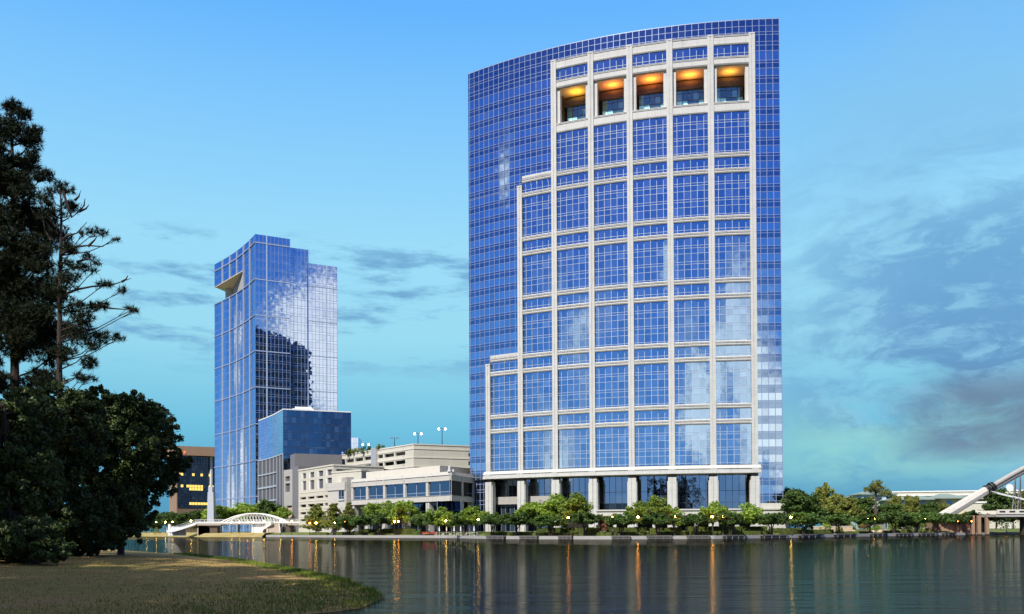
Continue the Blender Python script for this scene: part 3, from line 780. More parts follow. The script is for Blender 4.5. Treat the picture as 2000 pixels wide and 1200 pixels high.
bsx = [0] + [TL.S(x, 560) for x in (435.3, 449.6, 463.3, 476.4, 488.5)] + [TL.L]
FH = (zt0 - 1.6) / 33.2
heavy = [zna - 54.3 * k * .62 for k in range(5)]
hz = [TL.Z(498.6, y) for y in (473, 544.8, 615, 685, 756, 828, 899, 970)]
def zlist(z0, z1_, step, sub):
    out = []; z = z0
    while z < z1_ - .8: out += [z, z + sub]; z += step
    return sorted(set([z0] + [q for q in out if z0 < q < z1_ - .3] + [z1_]))
for nm, (sa, sb, za, zb2) in dict(lower=(0, TL.L, 2, zna), upper=(0, TL.L, znb, zt0), mid=(bsx[4], TL.L, zna, znb)).items():
    g = MB(); ss = [s for s in lin(0, TL.L, 30) if sa + .5 < s < sb - .5]
    TL.grid(g, [sa] + ss + [sb], zlist(za, zb2, 4.15, 1.1), 0, 0, alt=lambda j: j % 2)
    for z in zlist(za, zb2, 4.15, 1.1)[1:-1:2]: TL.slab(g, sa, sb, z - .07, z + .07, -.01, .10, 2)
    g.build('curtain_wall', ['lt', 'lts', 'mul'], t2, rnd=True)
g = MB()
for s in bsx[1:-1]:
    if s < bsx[4] - .1: TL.slab(g, s - .32, s + .32, 2, zna, 0, .5, 0, 1); TL.slab(g, s - .32, s + .32, znb, zt0, 0, .5, 0, 1)
    else: TL.slab(g, s - .32, s + .32, 2, zt0, 0, .5, 0, 1)
for z in hz: 
    TL.slab(g, 0 if z < zna + 1 or z > znb else bsx[4], TL.L, z - .28, z + .28, 0, .45, 1)
g.build('pilasters', ['mulw', 'mul'], t2)
# the notch: soffit, slanting back wall, end wall
n0, n1, n2 = TL.pos(0, 0), TL.pos(bsx[4], 0), TL.pos(1.5, -11)
m = MB()
m.prism([tuple(n0), tuple(n1), tuple(TL.pos(bsx[4], -14)), tuple(TL.pos(0, -14))], znb - .05, znb + .25, 0)
m.build('notch_soffit', ['cream'], t2)
m = MB(); m.prism([tuple(n1), (n1.x + .3, n1.y + .5), tuple(TL.pos(3.6, -9)), tuple(TL.pos(3.4, -8.4))][::-1], zna - .3, znb - .06, 0); m.build('notch_wall', ['conc'], t2)
m = MB(); TL.slab(m, .9, 3.4, zna - .3, znb - .06, -13, -5.5, 0, 1); m.build('notch_pier', ['stone2'], t2)
for Wl, z1_, nb in ((T1, zt0, 9), (T2, zt2, 5), (T3, zt3, 8)):
    g = MB(); zl = zlist(2, z1_, 4.15, 1.1); Wl.grid(g, lin(0, Wl.L, nb), zl, 0, 0, alt=lambda j: j % 2)
    for s in lin(0, Wl.L, nb): Wl.slab(g, s - .07, s + .07, 2, z1_, -.01, .10, 2, 1)
    for z in zl[1:-1]: Wl.slab(g, 0, Wl.L, z - .06, z + .06, -.01, .09, 2)
    if Wl is not T2:
        for z in hz:
            if z < z1_ - 3: Wl.slab(g, 0, Wl.L, z - .22, z + .22, 0, .3, 3)
        s = Wl.S(521, 600) if Wl is T1 else Wl.S(638, 700); Wl.slab(g, s - .26, s + .26, 2, z1_, 0, .4, 3, 1)
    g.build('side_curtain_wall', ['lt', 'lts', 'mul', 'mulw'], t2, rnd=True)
bk_ = Vector((-d1.y, d1.x)) * 26
m = MB()
m.prism([tuple(T1.pos(0, -.15)), tuple(T1.pos(T1.L, -.15)), (c1_[0] + bk_.x, c1_[1] + bk_.y), (lf[0] + 8, lf[1] + 30), tuple(TL.pos(3.5, -9.5)), tuple(TL.pos(bsx[4], -.6))], 1, zt0 - .5, 0, 1)
m.prism([tuple(TL.pos(0, -.15)), tuple(TL.pos(TL.L / 3, -.15)), tuple(TL.pos(TL.L * .66, -.15)), tuple(TL.pos(TL.L, -.15)), (lf[0] + 8, lf[1] + 29)], 1, zna - .05, 0, 1)
m.prism([tuple(TL.pos(0, -.15)), tuple(TL.pos(TL.L / 3, -.15)), tuple(TL.pos(TL.L * .66, -.15)), tuple(TL.pos(TL.L, -.15)), (lf[0] + 8, lf[1] + 28.5)], znb + .3, zt0 - .4, 0, 1)
m.prism([tuple(T2.pos(0, -.15)), tuple(T2.pos(T2.L, -.15)), (c2_[0] + bk_.x, c2_[1] + bk_.y), (c1b[0] + bk_.x, c1b[1] + bk_.y)], 1, zt2 - .5, 0, 1)
m.prism([tuple(T3.pos(0, -.15)), tuple(T3.pos(T3.L, -.15)), (c3_[0] + bk_.x, c3_[1] + bk_.y), (c2b[0] + bk_.x, c2b[1] + bk_.y)], 1, zt3 - .5, 0, 1)
m.build('body', ['lts', 'roof'], t2, rnd=True)

# ------------------------------------------------------------------ brown building far left, small far blue tower
bb = empty('brown_office', (-195, 560, 1.6), 'brown stone office block behind the trees with a row of lit yellow windows', 'building', wc=True)
q0, q1, q2 = P2(331, 900, 566), P2(345, 900, 540), P2(419, 900, 556)
B0, B1 = Wall(q0, q1), Wall(q1, q2); zq0 = B1.Z(345, 871); zq1 = B1.Z(345, 889)
m = MB(); m.prism([q0, q1, q2, (q2[0], q2[1] + 40), (q0[0], q0[1] + 40)], .8, zq1, 0, 0); 
B0.slab(m, 0, B0.L, zq1, zq0, -30, .0, 0, 1); B1.slab(m, 0, B1.L, zq1, zq0, -30, .35, 0, 1); m.build('stone_body', ['brown'], bb)
g = MB(); ss = lin(.6, B1.L - .4, 13); zz = lin(B1.Z(345, 992), zq1, 18)
for j in range(18):
    for i in range(13):
        y = B1.Z(380, 0) ; zc = (zz[j] + zz[j + 1]) / 2
        lit = (B1.Z(380, 989) < zc < B1.Z(380, 979)) and i > 3 or (B1.Z(380, 957) < zc < B1.Z(380, 950)) and i in (4, 5, 6, 7, 8, 12) or (B1.Z(380, 929) < zc < B1.Z(380, 923)) and i in (0, 1, 5, 8, 11) or (j == 7 and R.random() < .3)
        B1.pane(g, ss[i], ss[i + 1], zz[j], zz[j + 1], .06, 1 if lit else 0)
for s in ss: B1.slab(g, s - .10, s + .10, zz[0], zz[-1], .05, .2, 2, 1)
for z in zz: B1.slab(g, ss[0], ss[-1], z - .10, z + .10, .05, .18, 2, 1)
g.build('glazed_front', ['blk', 'lit', 'muld'], bb, rnd=True)
m = MB(); s = B1.S(411); B1.slab(m, s - .6, s + .5, 1, B1.Z(411, 891), .4, 1.6, 0, 1); B1.slab(m, s - .6, B1.L + 2, B1.Z(411, 893), B1.Z(411, 889), .4, 1.7, 0, 1); m.build('white_frame', ['white'], bb)
m = MB(); c = B1.pos(B1.S(361), .5); m.ball((c.x, c.y - 1, B1.Z(361, 884)), .55, 8); m.build('beacon', ['redl'], bb)
fb = empty('far_blue_tower', (-160, 900, 1.6), 'tiny far blue glass block just right of the low dark glass block', 'building', wc=True)
p0, p1 = P2(684, 870, 900), P2(699.5, 870, 900); z_ = at(690, 855, 900).z
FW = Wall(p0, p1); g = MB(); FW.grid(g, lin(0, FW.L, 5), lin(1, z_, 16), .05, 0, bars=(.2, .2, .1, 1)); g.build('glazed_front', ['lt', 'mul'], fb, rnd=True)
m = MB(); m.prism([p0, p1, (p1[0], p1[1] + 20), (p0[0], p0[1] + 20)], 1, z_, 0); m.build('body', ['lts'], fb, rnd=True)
# ------------------------------------------------------------------ shoreline and ground
def shore_pt(px, Y): r = ray(px, 1050); return (r.x / r.y * Y, Y)
SH = [(-900, 480), shore_pt(60, 460), shore_pt(230, 440), shore_pt(330, 385), shore_pt(400, 345), shore_pt(500, 330), shore_pt(560, 318), shore_pt(600, 300), shore_pt(660, 282), shore_pt(700, 272), shore_pt(800, 256),
      shore_pt(880, 243), shore_pt(960, 212), shore_pt(1030, 202), shore_pt(1200, 189), shore_pt(1400, 190), shore_pt(1550, 206),
      shore_pt(1700, 232), shore_pt(1850, 256), shore_pt(2000, 280), shore_pt(2200, 330), (420, 380), (900, 420)]
def shoreY(x):
    for (a, b), (c, d) in zip(SH, SH[1:]):
        if a <= x <= c: t = (x - a) / (c - a); return b + (d - b) * t
    return 480 if x < 0 else 420
def shore_at(px, back=0.0):              # a point on the far bank on the sight line of px, 'back' metres behind the seawall
    r = ray(px, 1045); k = r.x / r.y; lo, hi = 50, 900
    for _ in range(40):
        m = (lo + hi) / 2
        if m - back < shoreY(k * m): lo = m
        else: hi = m
    return Vector((k * lo, lo, .62))
OFF = [(0, .62), (5, .62), (6.5, .80), (14, 1.3), (24, 1.6), (60, 1.6), (300, 1.7), (2500, 2.0), (9000, 2.0)]
def gz(x, y):
    d = y - shoreY(x)
    for (a, za), (b, zb) in zip(OFF, OFF[1:]):
        if d < b: return za + (zb - za) * max(0, d - a) / (b - a)
    return 2.0
def ground_mat(name, c1, c2, c3, sc=.25, bump=.4, spk=.5):
    m = bpy.data.materials.new(name); m.use_nodes = True; n = NT(m.node_tree)
    p = n.new('ShaderNodeNewGeometry').outputs['Position']
    col = n.mix(n.smooth(n.noise(p, sc, 6, .65), .42, .62), c1, c2)
    col = n.mix(n.smooth(n.noise(p, sc * .23, 4, .5), .5, .72), col, c3)
    fine = n.noise(p, 9.0, 6, .75)
    col = n.vm('SCALE', col, sc=n.m('MULTIPLY_ADD', n.m('SUBTRACT', fine, .5), spk * 2.2, 1.0))
    b = n.new('ShaderNodeBsdfPrincipled'); n.l.new(col, b.inputs['Base Color']); b.inputs['Roughness'].default_value = .95; b.inputs['Specular IOR Level'].default_value = .15
    bn = n.new('ShaderNodeBump'); bn.inputs['Strength'].default_value = bump; bn.inputs['Distance'].default_value = .08
    n.l.new(n.noise(p, 5.0, 8, .8), bn.inputs['Height']); n.l.new(bn.outputs[0], b.inputs['Normal'])
    o = n.new('ShaderNodeOutputMaterial'); n.l.new(b.outputs[0], o.inputs[0]); M[name] = m
ground_mat('far_grass', (.085, .12, .03), (.15, .17, .05), (.10, .10, .035))
ground_mat('dry_grass', (.28, .23, .09), (.36, .29, .13), (.20, .20, .07), .1)
ground_mat('lawn_mat', (.30, .21, .065), (.34, .215, .085), (.24, .19, .055), .35, .3, .2)
xs = sorted(set([p[0] for p in SH] + lin(-150, 180, 66)))
g = MB(); rows_ = []
for x in xs:
    y0 = shoreY(x); rows_.append([(x * (1 + max(0, d - 60) / 900), y0 + d, z) for d, z in OFF])
for a, b in zip(rows_, rows_[1:]):
    for i in range(len(OFF) - 1): g.poly([a[i], b[i], b[i + 1], a[i + 1]], 0)
tag(g.build('far_bank', ['far_grass']), kind='structure')
# dry grass strip of the west bank
g = MB(); xw = lin(shore_pt(200, 440)[0], shore_pt(515, 328)[0], 40)
for a, b in zip(xw, xw[1:]): 
    ya, yb = shoreY(a), shoreY(b)
    g.poly([(a, ya - 3, -.2), (b, yb - 3, -.2), (b, yb + 3, 1.35), (a, ya + 3, 1.35)]); g.poly([(a, ya + 3, 1.35), (b, yb + 3, 1.35), (b, yb + 26, 1.75), (a, ya + 26, 1.75)])
tag(g.build('dry_grass_bank', ['dry_grass']), kind='structure')
# lakeside path and seawall
g = MB(); xp = [x for x in lin(shore_pt(520, 326)[0], 170, 140)]
for a, b in zip(xp, xp[1:]):
    ya, yb = shoreY(a), shoreY(b); g.poly([(a, ya + .3, .635), (b, yb + .3, .635), (b, yb + 4.4, .635), (a, ya + 4.4, .635)])
tag(g.build('lakeside_path', ['pave']), kind='structure')
g = MB()
for a, b in zip(xp, xp[1:]):
    ya, yb = shoreY(a), shoreY(b)
    g.hexa([(a, ya - .25, -1), (b, yb - .25, -1), (b, yb + .3, -1), (a, ya + .3, -1), (a, ya - .25, .70), (b, yb - .25, .70), (b, yb + .3, .70), (a, ya + .3, .70)])
tag(g.build('seawall', ['conc']), 'pale stone seawall running the length of the far shore', 'wall')
# dark overlook decks that step out over the seawall, one under each waterside tree
DECK = [(955, 990), (1019, 1054), (1094, 1121), (1194, 1231), (1262, 1311), (1340, 1385), (1410, 1449), (1483, 1533), (1558, 1600), (1627, 1668), (1697, 1728), (1748, 1775), (1792, 1822), (1838, 1862)]
for i, (a, b) in enumerate(DECK):
    pa, pb = shore_at(a), shore_at(b); d = empty('overlook_deck', tuple((pa + pb) / 2), wc=True)
    wh = ['below the leftmost column of the curved tower', 'under the dark tree left of the pale green one', 'left of the russet tree', 'where the walker in the white shirt stands',
          'under the brightest round tree', 'between the brightest round tree and the right corner of the tower', 'below the last bay of the stone grid', 'at the right corner of the curved tower',
          'below the tall loose tree right of the tower', 'below the gap of yellow bushes', 'below the tall flat-topped pine', 'right of the pine', 'below the left end of the bridge abutment', 'rightmost, beside the bridge']
    tag(d, 'dark seawall deck ' + wh[i], 'deck', 'dark decks along the seawall')
    m = MB(); t = (pb - pa).normalized(); nn = Vector((t.y, -t.x, 0)) * .95
    q = [pa + nn, pb + nn, pb - nn * .2, pa - nn * .2]
    m.hexa([(p.x, p.y, .50) for p in q] + [(p.x, p.y, .78) for p in q]); m.build('deck_slab', ['wood'], d)
    m = MB()
    for f in (.06, .35, .65, .94):
        p = pa + (pb - pa) * f + nn * .9; m.box(p.x - .12, p.x + .12, p.y - .1, p.y + .1, -1, .5)
    q = [pa + nn * .86, pb + nn * .86, pb + nn * .8, pa + nn * .8]; m.hexa([(p.x, p.y, .08) for p in q] + [(p.x, p.y, .5) for p in q])
    m.build('deck_posts', ['wood'], d)

# near bank: one height field, the lake bed falls away beyond its edge
NS = [(-260, 118), (-90, 112), (-46.5, 105), (-28.0, 79.0), (-18.2, 62.0), (-10.0, 44.5), (-6.15, 35.5), (-4.65, 31.0), (-3.75, 27.2), (-3.9, 23.8), (-5.8, 20.6), (-9.0, 17.6), (-8.2, 12), (-3.5, 7.0), (0, 4.5), (14, 3.5), (60, -5), (260, -30)]
def seg_d(p, a, b):
    ax, ay = a; bx_, by = b; t = ((p[0] - ax) * (bx_ - ax) + (p[1] - ay) * (by - ay)) / ((bx_ - ax) ** 2 + (by - ay) ** 2); t = max(0, min(1, t))
    return sqrt((p[0] - ax - t * (bx_ - ax)) ** 2 + (p[1] - ay - t * (by - ay)) ** 2)
POLY = NS + [(260, -500), (-260, -500)]
def inside(x, y):
    c = False; j = len(POLY) - 1
    for i in range(len(POLY)):
        xi, yi = POLY[i]; xj, yj = POLY[j]
        if (yi > y) != (yj > y) and x < (xj - xi) * (y - yi) / (yj - yi) + xi: c = not c
        j = i
    return c
def hgt(x, y):
    d = min(seg_d((x, y), a, b) for a, b in zip(NS, NS[1:]))
    wv = .05 * sin(x * .31 + 1.3) * sin(y * .23 + .4) + .015 * sin(x * 1.9) * sin(y * 1.3)
    t = max(0, min(1, (y - 32) / 34)); t = t * t * (3 - 2 * t)
    if inside(x, y): return .02 + .36 * (1 - math.exp(-d / 14)) + .42 * t * (1 - math.exp(-d / 7)) + wv * min(1, d / 8) + .03 * (1 - math.exp(-d / .15))
    return -.35 * (1 - math.exp(-d / .6)) - .08 * min(d, 20)
gx = [-260, -200, -150, -120, -100, -85, -75] + lin(-68, -16, 52) + lin(-15.6, 2, 44) + [3, 5, 8, 14, 25, 60, 140, 260]
gy = [-300, -120, -60, -30, -15, -6, 0] + lin(2, 16, 14) + lin(16.5, 48, 63) + lin(49, 108, 59) + [110, 113, 116, 120, 130]
me = bpy.data.meshes.new('lawn'); nxx, nyy = len(gx), len(gy)
me.from_pydata([(x, y, hgt(x, y)) for y in gy for x in gx], [], [(j * nxx + i, j * nxx + i + 1, (j + 1) * nxx + i + 1, (j + 1) * nxx + i) for j in range(nyy - 1) for i in range(nxx - 1)])
me.materials.append(M['lawn_mat']); me.polygons.foreach_set('use_smooth', [True] * len(me.polygons))
o = bpy.data.objects.new('lawn', me); COL.objects.link(o); tag(o, kind='structure')
# short grass over the near lawn, greener along the water
ground_mat('blade_dry', (.31, .215, .065), (.35, .215, .085), (.25, .20, .055), .35, 0, .3)
ground_mat('blade_green', (.14, .20, .03), (.18, .23, .04), (.17, .18, .04), .5, 0, .3)
g = MB(); rg = random.Random(3)
def blade(x, y, h, mi):
    z = hgt(x, y); a = rg.random() * 6.28; w = .004 + .0004 * y; lx, ly = rg.gauss(0, h * .5), rg.gauss(0, h * .5)
    g.poly([(x - cos(a) * w, y - sin(a) * w, z - .01), (x + cos(a) * w, y + sin(a) * w, z - .01), (x + lx, y + ly, z + h)], mi)
for k in range(30000):
    y = 16 + 44 * rg.random() ** 1.6; x = -.56 * y + rg.random() * (.56 * y - 2)
    if not inside(x, y): continue
    blade(x, y, .02 + .03 * rg.random(), 0)
for a, b in zip(NS[3:12], NS[4:12]):
    ln = sqrt((a[0] - b[0]) ** 2 + (a[1] - b[1]) ** 2)
    for k in range(int(ln * 330)):
        t = rg.random(); off = abs(rg.gauss(0, 2.4)) if a[1] < 37 else abs(rg.gauss(0, .5)); nx_, ny_ = (b[1] - a[1]) / ln, -(b[0] - a[0]) / ln
        x, y = a[0] + (b[0] - a[0]) * t + nx_ * off, a[1] + (b[1] - a[1]) * t + ny_ * off
        if not inside(x, y): continue
        blade(x, y, (.05 + .10 * rg.random()) * (1.3 if off < .5 else .8), 1)
tag(g.build('grass', ['blade_dry', 'blade_green']), 'short dry lawn grass, greener along the water edge', 'grass', kind='stuff')

# ------------------------------------------------------------------ water
m = bpy.data.materials.new('lake_water'); m.use_nodes = True; n = NT(m.node_tree)
p = n.new('ShaderNodeNewGeometry').outputs['Position']
w1 = n.noise(n.vm('MULTIPLY', p, (.38, 2.1, 1)), 1.0, 6, .66, dist=.3)
w2 = n.noise(n.vm('MULTIPLY', p, (.12, .32, 1)), 1.0, 3, .5)
bn = n.new('ShaderNodeBump'); bn.inputs['Strength'].default_value = 1.0; bn.inputs['Distance'].default_value = .017
n.l.new(n.m('ADD', w1, n.m('ADD', n.m('MULTIPLY', w2, 3.2), n.m('MULTIPLY', n.noise(n.vm('MULTIPLY', p, (.28, .85, 1)), 1.0, 3, .55), 1.8))), bn.inputs['Height'])
gl_ = n.new('ShaderNodeBsdfGlossy'); gl_.inputs['Color'].default_value = (.345, .345, .31, 1); gl_.inputs['Roughness'].default_value = .012
n.l.new(bn.outputs[0], gl_.inputs['Normal'])
df = n.new('ShaderNodeBsdfDiffuse'); df.inputs['Color'].default_value = (.012, .012, .009, 1)
fr = n.new('ShaderNodeFresnel'); fr.inputs[0].default_value = 1.33; n.l.new(bn.outputs[0], fr.inputs['Normal'])
mx = n.new('ShaderNodeMixShader'); n.l.new(fr.outputs[0], mx.inputs[0]); n.l.new(df.outputs[0], mx.inputs[1]); n.l.new(gl_.outputs[0], mx.inputs[2])
oo = n.new('ShaderNodeOutputMaterial'); n.l.new(mx.outputs[0], oo.inputs[0]); M['water'] = m
g = MB(); g.poly([(-1500, -400, 0), (1500, -400, 0), (1500, 900, 0), (-1500, 900, 0)]); tag(g.build('lake', ['water']), kind='structure')

# ------------------------------------------------------------------ arched footbridge on the left
YB = 350
fbg = empty('footbridge', tuple(at(520, 1022, YB)), 'white arched footbridge with stairs and ramps at the left end of the lake', 'footbridge', wc=True)
def bp(px, py, dy=0.0): v = at(px, py, YB); v.y += dy; return v
def dz(px, py): return at(px, py, YB).z
zd = dz(520, 1020.5)
XL, XR = bp(382, 1020).x, bp(600, 1020).x
m = MB(); m.box(XL, XR, YB, YB + 5, zd - .75, zd, 0); m.box(XL, XR, YB - .12, YB, zd - .35, zd + .12, 1)
m.box(bp(385, 0).x, bp(430, 0).x, YB - .2, YB + 5.2, zd - 1.1, zd - .76, 0); m.box(bp(560, 0).x, bp(592, 0).x, YB - .2, YB + 5.2, zd - 1.15, zd - .76, 0); m.build('deck', ['pave', 'white'], fbg)
for dy in (0.1, 4.9):
    m = MB(); a, b = bp(430, 0).x, bp(556, 0).x; zt_ = dz(495, 1003.4); N = 22
    arc = [Vector((a + (b - a) * i / N, YB + dy, zd + (zt_ - zd) * (1 - (2 * i / N - 1) ** 2))) for i in range(N + 1)]
    m.tube(arc, .26, 6); m.build('arch', ['white'], fbg)
    m = MB()
    for i in range(2, N - 1): m.tube([arc[i], Vector((arc[i].x + (0 if dy < 1 else 1.6), YB + dy, zd))], .10, 4)
    m.build('hangers', ['white'], fbg)
def rail(mb, p, q, h=1.15, step=1.7):
    p, q = Vector(p), Vector(q); k = max(1, int((q - p).length / step))
    for i in range(k + 1): c = p + (q - p) * i / k; mb.tube([c, c + Vector((0, 0, h))], .05, 4)
    for hh in (h, h * .5, h * .2): mb.tube([p + Vector((0, 0, hh)), q + Vector((0, 0, hh))], .05, 4)
for dy in (.0, 5.0):
    m = MB(); rail(m, (XL, YB + dy, zd), (XR, YB + dy, zd)); m.build('railing', ['white'], fbg)
for (x0, x1) in ((407.5, 422), (555, 564)):
    m = MB(); m.box(bp(x0, 0).x, bp(x1, 0).x, YB + .6, YB + 4.4, -.5, zd - 1.0); m.build('pier', ['bronze'], fbg)
# curved ramp down to the left, stairs and white landing block on the right
m = MB(); pts = [(382, 1021), (370, 1025), (355, 1030), (340, 1034.5), (325, 1036)]
for (a, ya), (b, yb) in zip(pts, pts[1:]):
    A0, B0_ = bp(a, ya), bp(b, yb)
    m.hexa([(B0_.x, YB, B0_.z - .9), (A0.x, YB, A0.z - .9), (A0.x, YB + 5, A0.z - .9), (B0_.x, YB + 5, B0_.z - .9), (B0_.x, YB, B0_.z), (A0.x, YB, A0.z), (A0.x, YB + 5, A0.z), (B0_.x, YB + 5, B0_.z)], 0)
    rail(m, (B0_.x, YB, B0_.z), (A0.x, YB, A0.z)); rail(m, (B0_.x, YB + 5, B0_.z), (A0.x, YB + 5, A0.z))
m.build('ramp', ['white'], fbg)
m = MB(); a, b = bp(318, 0).x, bp(352, 0).x; m.box(a, b, YB + 5.2, YB + 6, .5, dz(330, 1030), 0); m.box(a, a + .8, YB + 5, YB + 6.2, .5, dz(330, 1024), 0); m.build('ramp_wall', ['white'], fbg)
m = MB()
for k in range(10):
    t = k / 9; c = bp(392 + 16 * t, 1026 + 12 * t * t); m.box(c.x - 1.6, c.x + 1.6, YB + 1, YB + 4, .4, c.z, 0)
m.build('rubble_ramp', ['rock'], fbg)
m = MB(); s0, s1 = bp(534, 1023, -1), bp(546, 1043, -8)
w_ = 2.4; k = 16
for i in range(k):
    c = s0.lerp(s1, (i + .5) / k); m.box(c.x - w_, c.x + w_, c.y - .28, c.y + .3, c.z - .6, c.z, 0)
for sgn in (-1, 1): 
    m.hexa([(s0.x + sgn * w_ - .15, s0.y, s0.z - .7), (s0.x + sgn * w_ + .15, s0.y, s0.z - .7), (s1.x + sgn * w_ + .15, s1.y, s1.z - .7), (s1.x + sgn * w_ - .15, s1.y, s1.z - .7),
            (s0.x + sgn * w_ - .15, s0.y, s0.z + .15), (s0.x + sgn * w_ + .15, s0.y, s0.z + .15), (s1.x + sgn * w_ + .15, s1.y, s1.z + .15), (s1.x + sgn * w_ - .15, s1.y, s1.z + .15)], 1)
    rail(m, (s0.x + sgn * w_, s0.y, s0.z), (s1.x + sgn * w_, s1.y, s1.z))
m.build('stairs', ['pave', 'white'], fbg)
m = MB(); a, b, c_ = bp(497, 0).x, bp(518, 0).x, bp(534, 0).x
m.box(a, b, YB - 5, YB - 1, -.5, dz(507, 1030), 0); m.hexa([(b, YB - 5, dz(520, 1031) - 1), (c_, YB - 5, zd - 1), (c_, YB - 1, zd - 1), (b, YB - 1, dz(520, 1031) - 1), (b, YB - 5, dz(520, 1030)), (c_, YB - 5, zd), (c_, YB - 1, zd), (b, YB - 1, dz(520, 1030))], 0)
m.box(b, c_, YB - 1.5, YB - 1.1, -.5, dz(520, 1037), 0)
rail(m, (a, YB - 5, dz(507, 1030)), (b, YB - 5, dz(507, 1030))); rail(m, (b, YB - 5, dz(520, 1030)), (c_, YB - 5, zd)); m.build('landing', ['white'], fbg)
m = MB(); m.box(bp(592, 0).x, bp(628, 0).x, YB + 2, YB + 8, .3, dz(600, 1032), 0); m.build('abutment', ['conc'], fbg)
# tall stepped pylon beside it
ob = empty('stone_pylon', tuple(at(413.5, 1020, 364)), 'tall pale stepped stone pylon rising beside the footbridge', 'pylon', wc=True)
m = MB(); x0, x1 = at(408.5, 1000, 364).x, at(419.5, 1000, 364).x; zA, zB_ = at(414, 962, 364).z, at(414, 951, 364).z
m.hexa([(x0 - .3, 362, .5), (x1 + .3, 362, .5), (x1 + .3, 365, .5), (x0 - .3, 365, .5), (x0, 362.2, zA), (x1, 362.2, zA), (x1, 364.8, zA), (x0, 364.8, zA)])
m.build('shaft', ['silver'], ob); m = MB(); m.box(x0 + .1, x0 + 1.7, 362.6, 364.4, zA - .2, zB_); m.build('shaft_top', ['silver'], ob)

# ------------------------------------------------------------------ great arch bridge at the right edge
YR = 262
rb = empty('arch_bridge', tuple(at(1880, 1010, YR)), 'cream tube arch bridge at the right edge of the picture over a concrete deck', 'bridge', wc=True)
def rp(px, py, dy=0.0): v = at(px, py, YR); v.y += dy; return v
m = MB(); a, b = rp(1832, 1015), rp(1928, 957)
m.tube([a, a.lerp(b, .5), b], [1.5, 1.42, 1.2], 8); m.build('arch_leg', ['stone2'], rb)
m = MB(); dd = (b - a).normalized()
for k in range(4): c = b + dd * (-.3 + k * .75); m.tube([c, c + dd * .36], 1.5 if k % 2 == 0 else 1.3, 14)
m.build('collar', ['black'], rb)
arcp = [(1927, 957.5), (1950, 942.5), (1975, 928), (2000, 914.5), (2040, 897), (2100, 880), (2200, 868), (2320, 868), (2450, 885), (2560, 915)]
P_ = [rp(x, y) for x, y in arcp]
m = MB(); m.tube(P_, [.68] * len(P_), 12); m.build('arch_tube', ['conc'], rb, smooth=True)
m = MB(); m.tube([p + Vector((0, .3, -1.15)) for p in P_], .6, 8); m.build('arch_underside', ['grey'], rb, smooth=True)
zdk = rp(1960, 1000).z; xa, xb = rp(1925, 1000).x, rp(2600, 1000).x
def rb_arch(x):
    for p, q in zip(P_, P_[1:]):
        if p.x <= x <= q.x: return p.z + (q.z - p.z) * (x - p.x) / (q.x - p.x)
    return P_[-1].z
for px in (1944.5, 1984, 1994, 2030, 2075, 2130):
    m = MB(); x = rp(px, 1000).x; zt_ = rb_arch(x) - 1.0; sp = .9 if px != 1944.5 else .25
    zb_0 = zdk + (5.5 if px == 1944.5 else 0)
    for s in (-1, 1): m.tube([(x, YR, zt_), (x + s * sp * 1.4, YR + 1 + s * 1.5, zb_0)], .16, 6)
    m.build('strut', ['grey'], rb)
m = MB()
for dy in (-.8, .8): m.tube([rp(1930, 959.5, dy), rp(2000, 976, dy), rp(2120, 1001, dy)], .13, 5)
m.build('cable', ['white'], rb)
m = MB(); m.box(xa, xb, YR - 6, YR + 12, zdk - 1.5, zdk - .75, 1); m.box(xa, xb, YR - 6.2, YR - 5.8, zdk - .75, zdk + .55, 0); m.box(xa, xb, YR + 11.8, YR + 12.2, zdk - .75, zdk + .55, 0)
for px in lin(1935, 2200, 14): x = rp(px, 1000).x; m.box(x - .8, x + .8, YR - 6.32, YR - 6.2, zdk - .2, zdk + .15, 2)
m.build('deck', ['precast2', 'conc', 'black'], rb)
for px, hw in ((1990, .6), (1956, .5), (2080, .8)):
    m = MB(); x = rp(px, 1000).x; yy = YR - 4 if px == 1990 else YR + 9; m.box(x - hw * 1.2, x + hw * 1.2, yy, yy + 2.4, -1, zdk - 1.5); m.build('pier', ['bronze' if px == 1990 else 'brown'], rb)
m = MB(); xs_ = [rp(x, 1010).x for x in (1823, 1870, 1890, 1928)]
m.box(xs_[0], xs_[1], YR + 0, YR + 5, .2, zdk - 1.2, 0); m.box(xs_[1] + .3, xs_[2], YR + 3, YR + 8, .2, zdk - 1.2, 0); m.box(xs_[2] + .2, xs_[3], YR + 6, YR + 9, .2, zdk - 1.2, 0)
for px in (1824, 1868, 1873, 1888, 1898, 1910, 1926): x = rp(px, 1010).x; m.box(x - .45, x + .45, YR - .9, YR - .0, .2, zdk - 1.0, 0)
m.build('abutment', ['brown'], rb)

# ------------------------------------------------------------------ far buildings on the right
lw = empty('long_white_garage', tuple(at(1870, 1000, 520)), 'long low pale building with a flat roofline on the right horizon', 'building', wc=True)
Wq = Wall(tuple(at(1742, 1000, 520))[:2], tuple(at(2020, 1000, 505))[:2]); zl = Wq.Z(1800, 960.5)
m = MB(); Wq.slab(m, 0, Wq.L, 1, zl, -30, 0, 0)
Wq.slab(m, 0, Wq.L, zl - .3, zl + .35, -30.5, .4, 1)
for y in (966, 973, 981): Wq.slab(m, 0, Wq.L, Wq.Z(1900, y) - .5, Wq.Z(1900, y) + .2, 0, .5, 1)
m.build('wall', ['precast', 'white'], lw)
m = MB()
for a, b, y0, y1 in ((1890, 1935, 976, 979.5), (1930, 1970, 982, 986), (1975, 2010, 970, 974)): Wq.slab(m, Wq.S(a), Wq.S(b), Wq.Z(1900, y1), Wq.Z(1900, y0), .02, .1, 0)
m.build('deck_openings', ['dark'], lw)  # near-black strips on the solid wall, painted as shaded openings
